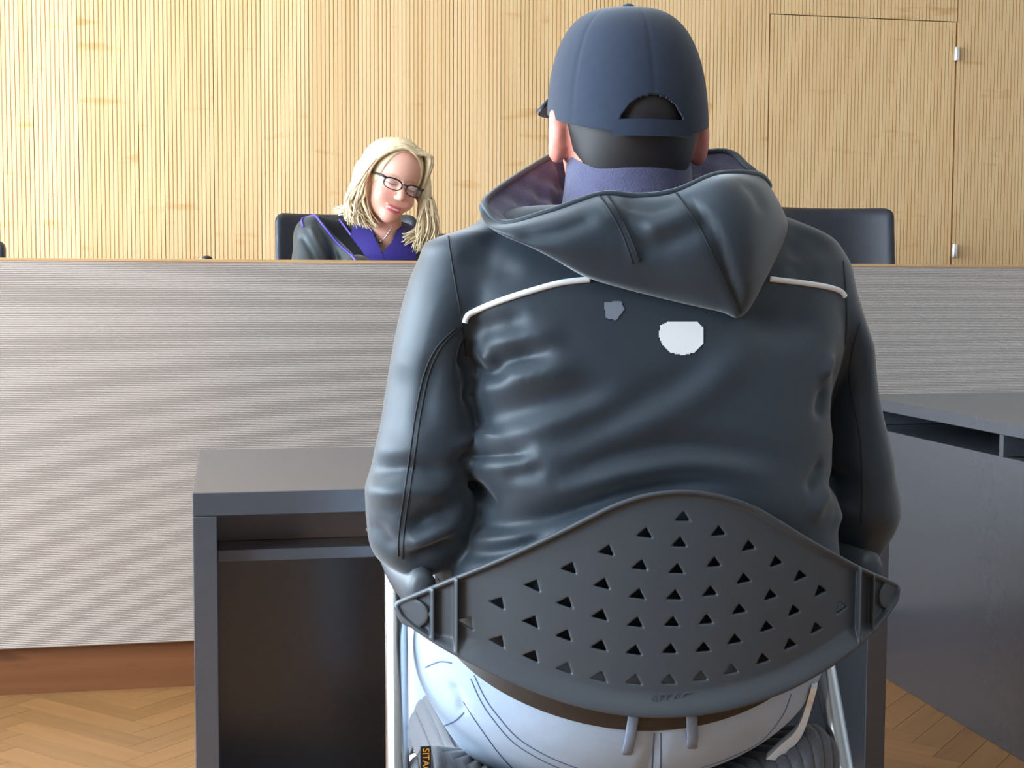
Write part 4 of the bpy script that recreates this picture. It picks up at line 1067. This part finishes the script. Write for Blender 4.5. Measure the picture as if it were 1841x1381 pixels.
# robe: shoulders, upper arms, trunk
x, y, z, o, h = grid((jp.x - .34, JY - .20, .70), (jp.x + .34, JY + .30, 1.34), .006)
def pz(px_, py_, Y_): return P(px_, py_, Y_)
lsh = pz(566, 412, JY + .10); rsh = pz(800, 445, JY + .10); 
T = cone(x, y, z, (jp.x - .01, JY + .11, 1.13), (jp.x - .01, JY + .13, .75), .135, .145)
T = smin(T, ell(x, y, z, (jp.x - .01, JY + .10, 1.13), (.19, .105, .10)), .04)
for sp, px_e in ((lsh, 548), (rsh, 835)):
    el = pz(px_e, 560, JY - .02)
    T = smin(T, cone(x, y, z, (jp.x - .01, JY + .11, 1.175), (sp.x, sp.y, sp.z - .02), .070, .058), .04)
    T = smin(T, cone(x, y, z, (sp.x, sp.y, sp.z - .025), tuple(el), .060, .058), .02)
    T = smin(T, cone(x, y, z, tuple(el), (jp.x + (el.x - jp.x) * .45, JY - .13, 1.105), .055, .05), .02)
RV, RF = nets(T.astype(np.float32), o, h); RV = relax(RV, RF, 2, .4)
nr_ = vnormals(RV, RF)
for pl, w_, dep in [([(572, 400), (590, 430), (605, 465)], 9, 6), ([(560, 410), (572, 440), (585, 470)], 8, -5), ([(545, 430), (560, 455), (570, 480)], 8, 5)]:
    pts = [P(a, b, JY + .03) for a, b in pl]; d, t = seg_dist(RV[:, [0, 2]], [(p.x, p.z) for p in pts])
    RV = RV - nr_ * (dep * .001 * np.exp(-(d / (w_ * .001)) ** 2) * np.clip(-nr_[:, 1] * 2, 0, 1))[:, None]
vneck = [(662, 395), (672, 420), (683, 447), (690, 456), (700, 440), (712, 420), (722, 395)]
vp = np.array([(P(a, b, JY + .02).x, P(a, b, JY + .02).z) for a, b in vneck])
cen = RV[RF].mean(1)
cut = inside(vp, cen[:, 0], cen[:, 2]) & (cen[:, 1] < JY + .10)
RVt = bvh(RV, RF)
robe = mesh('robe', RV, RF[~cut], M_robe, judge, True)
def sew(name, poly, m, lift):
    V, F = patch(RVt, poly, 1.5, lift)
    return mesh(name, V, F, m, robe, True)
sew('velvet_yoke', [(560, 372), (580, 372), (606, 380), (622, 400), (640, 425), (664, 462), (672, 475), (652, 475), (640, 462), (608, 430), (585, 405), (572, 388)], M_velvet, .002)
sew('lapel', [(640, 395), (664, 400), (674, 428), (685, 452), (696, 478), (668, 478), (650, 450), (630, 425)], M_violet, .004)
sew('lapel', [(720, 400), (752, 405), (745, 478), (680, 478), (690, 452), (704, 436)], M_violet, .003)
for pts in ([(546, 408), (543, 398), (548, 388), (560, 384), (568, 390), (586, 412), (606, 436), (630, 458), (640, 470)], [(582, 376), (592, 378), (604, 390), (616, 404), (632, 424)]):
    q = cast_line(RVt, pts, .002, 8)
    if len(q) > 3: MB().tube(q, .0032, 6).build('violet_piping', M_violet_pipe, robe, True)
# necklace
wt = bvh(WV, WF)
q = cast_line(wt, [(668, 405), (674, 420), (684, 433), (694, 424), (706, 405)], .001, 8)
if len(q) > 3:
    nk = MB().tube(q, .0009, 6).build('necklace', M_silver, judge, True)
    c = cast(wt, 684.5, 434, .003); MB().ball(c, (.006, .004, .004), 12, 7).build('pendant', M_silver, nk, True)
# hands resting on the worktop (hidden behind the bench front)
for s in (-1, 1):
    x, y, z, o, h = grid((jp.x - .2, JY - .30, 1.04), (jp.x + .2, JY - .04, 1.13), .005)
    c0 = (jp.x + s * .09, JY - .14, 1.095); Hn = ell(x, y, z, (c0[0] - s * .01, c0[1] - .045, 1.078), (.036, .045, .016)); Hn = smin(Hn, cone(x, y, z, (c0[0] + s * .01, c0[1] + .05, 1.10), (c0[0], c0[1] - .02, 1.085), .026, .022), .02)
    for k in range(4): Hn = smin(Hn, cone(x, y, z, (c0[0] - s * .01 + (-.026 + .017 * k), c0[1] - .08, 1.078), (c0[0] - s * .01 + (-.03 + .02 * k), c0[1] - .125 - (.0, .012, .01, -.004)[k], 1.062), .0088, .0075), .005)
    Hn = smin(Hn, cone(x, y, z, (c0[0] - s * .035, c0[1] - .03, 1.078), (c0[0] - s * .062, c0[1] - .07, 1.066), .011, .008), .008)
    a, b = nets(Hn.astype(np.float32), o, h); mesh('hand', a, b, M_skin, judge, True)
# hair: a base volume with an opening for the face, plus several hundred locks
hairb = MB()
def lock(pts, r0, r1, seg=5):
    p = spline(pts, 6); n = len(p)
    rr = [r0 * min(1, .35 + 3 * i / n) * (1 - (i / (n - 1)) ** 2) + r1 for i in range(n)]
    hairb.tube([Vector(a) for a in p], rr, seg)
PARTX = .018
part = lambda t: np.array((PARTX - .010 * t, -.070 + .135 * t, .098 + .030 * math.sin(min(1, t * 1.15) * math.pi * .62)))
sc = lambda px_, py_, Y_: np.array(P(px_, py_, Y_))
for i in range(640):
    side = -1 if rng.random() < .56 else 1
    t = rng.random() ** .8; jit = lambda a: rng.normal(0, a, 3)
    r0_ = part(t)
    yy = -.062 + .14 * t
    d = .006 * rng.random()
    dep = -.035 + .10 * t + rng.normal(0, .012)       # how far forward the lock hangs
    H = lambda q: np.array(head_pt(q))
    a0 = H(r0_ + jit(.002)); 
    a1 = H((r0_[0] + side * (.042 + d), yy, .104 + d)); a2 = H((side * (.077 + d), yy * .85 + .006, .058)); a3 = H((side * (.085 + d), dep * .8 + .012, .004))
    if side < 0:      # picture left: a wide, flared sweep
        u = rng.random()
        e1 = sc(652 - 20 * u, 338, JY - .01 + dep * .6) + jit(.006); e2 = sc(648 - 28 * u + 8 * rng.random(), 376, JY - .015 + dep * .6) + jit(.007)
        fl = rng.random()
        e3 = sc(628 + 50 * (1 - u) + rng.normal(0, 5), 402 + 8 * rng.random() - (12 * u), JY - .02 + dep * .7) + jit(.006)
        if fl < .18: e3 = sc(602 + 10 * rng.random(), 372 + 12 * rng.random(), JY + .01) + jit(.006)
        lock([a0, a1, a2, a3 * .55 + e1 * .45, e1 * .5 + e2 * .5 + jit(.003), e2 * .55 + e3 * .45, e3], .0052, .0006)
    else:
        u = rng.random()
        e1 = sc(758 + 20 * u, 366, JY + .0 + dep * .5) + jit(.005); e2 = sc(752 + 32 * u, 408, JY + dep * .5) + jit(.006)
        e3 = sc(742 + 34 * u + rng.normal(0, 4), 436 + 20 * rng.random(), JY - .005 + dep * .5) + jit(.006)
        if rng.random() < .2: e3 = sc(722 + 10 * rng.random(), 420 + 20 * rng.random(), JY - .02) + jit(.003)
        lock([a0, a1, a2, a3, e1 * .6 + a3 * .4, e1, e2, e3], .0052, .0006)
hair = hairb.build('hair', M_blond, judge, True)
x, y, z, o, h = grid((JC.x - .20, JY - .13, JC.z - .26), (JC.x + .20, JY + .16, JC.z + .15), .005)
dx, dy, dz_ = x - JC.x, y - JC.y, z - JC.z
lx = Rn[0, 0] * dx + Rn[1, 0] * dy + Rn[2, 0] * dz_; ly = Rn[0, 1] * dx + Rn[1, 1] * dy + Rn[2, 1] * dz_; lz = Rn[0, 2] * dx + Rn[1, 2] * dy + Rn[2, 2] * dz_
K = smin(ell(lx, ly, lz, (0, .015, .036), (.081, .097, .096)), ell(lx, ly, lz, (0, .055, -.06), (.085, .050, .10)), .03)
K = smax(K, -ell(lx, ly, lz, (0, -.090, -.012), (.069, .088, .122)), .008)
for q, Yq, rr in (((650, 338), JY + .02, (.030, .040, .085)), ((654, 375), JY + .02, (.036, .035, .045)), ((764, 350), JY + .03, (.020, .035, .09)), ((766, 400), JY + .03, (.028, .03, .07))):
    K = smin(K, ell(x, y, z, tuple(P(q[0], q[1], Yq)), rr), .02)
a, b = nets(K.astype(np.float32), o, h); mesh('hair_base', a, b, M_blond, hair, True)
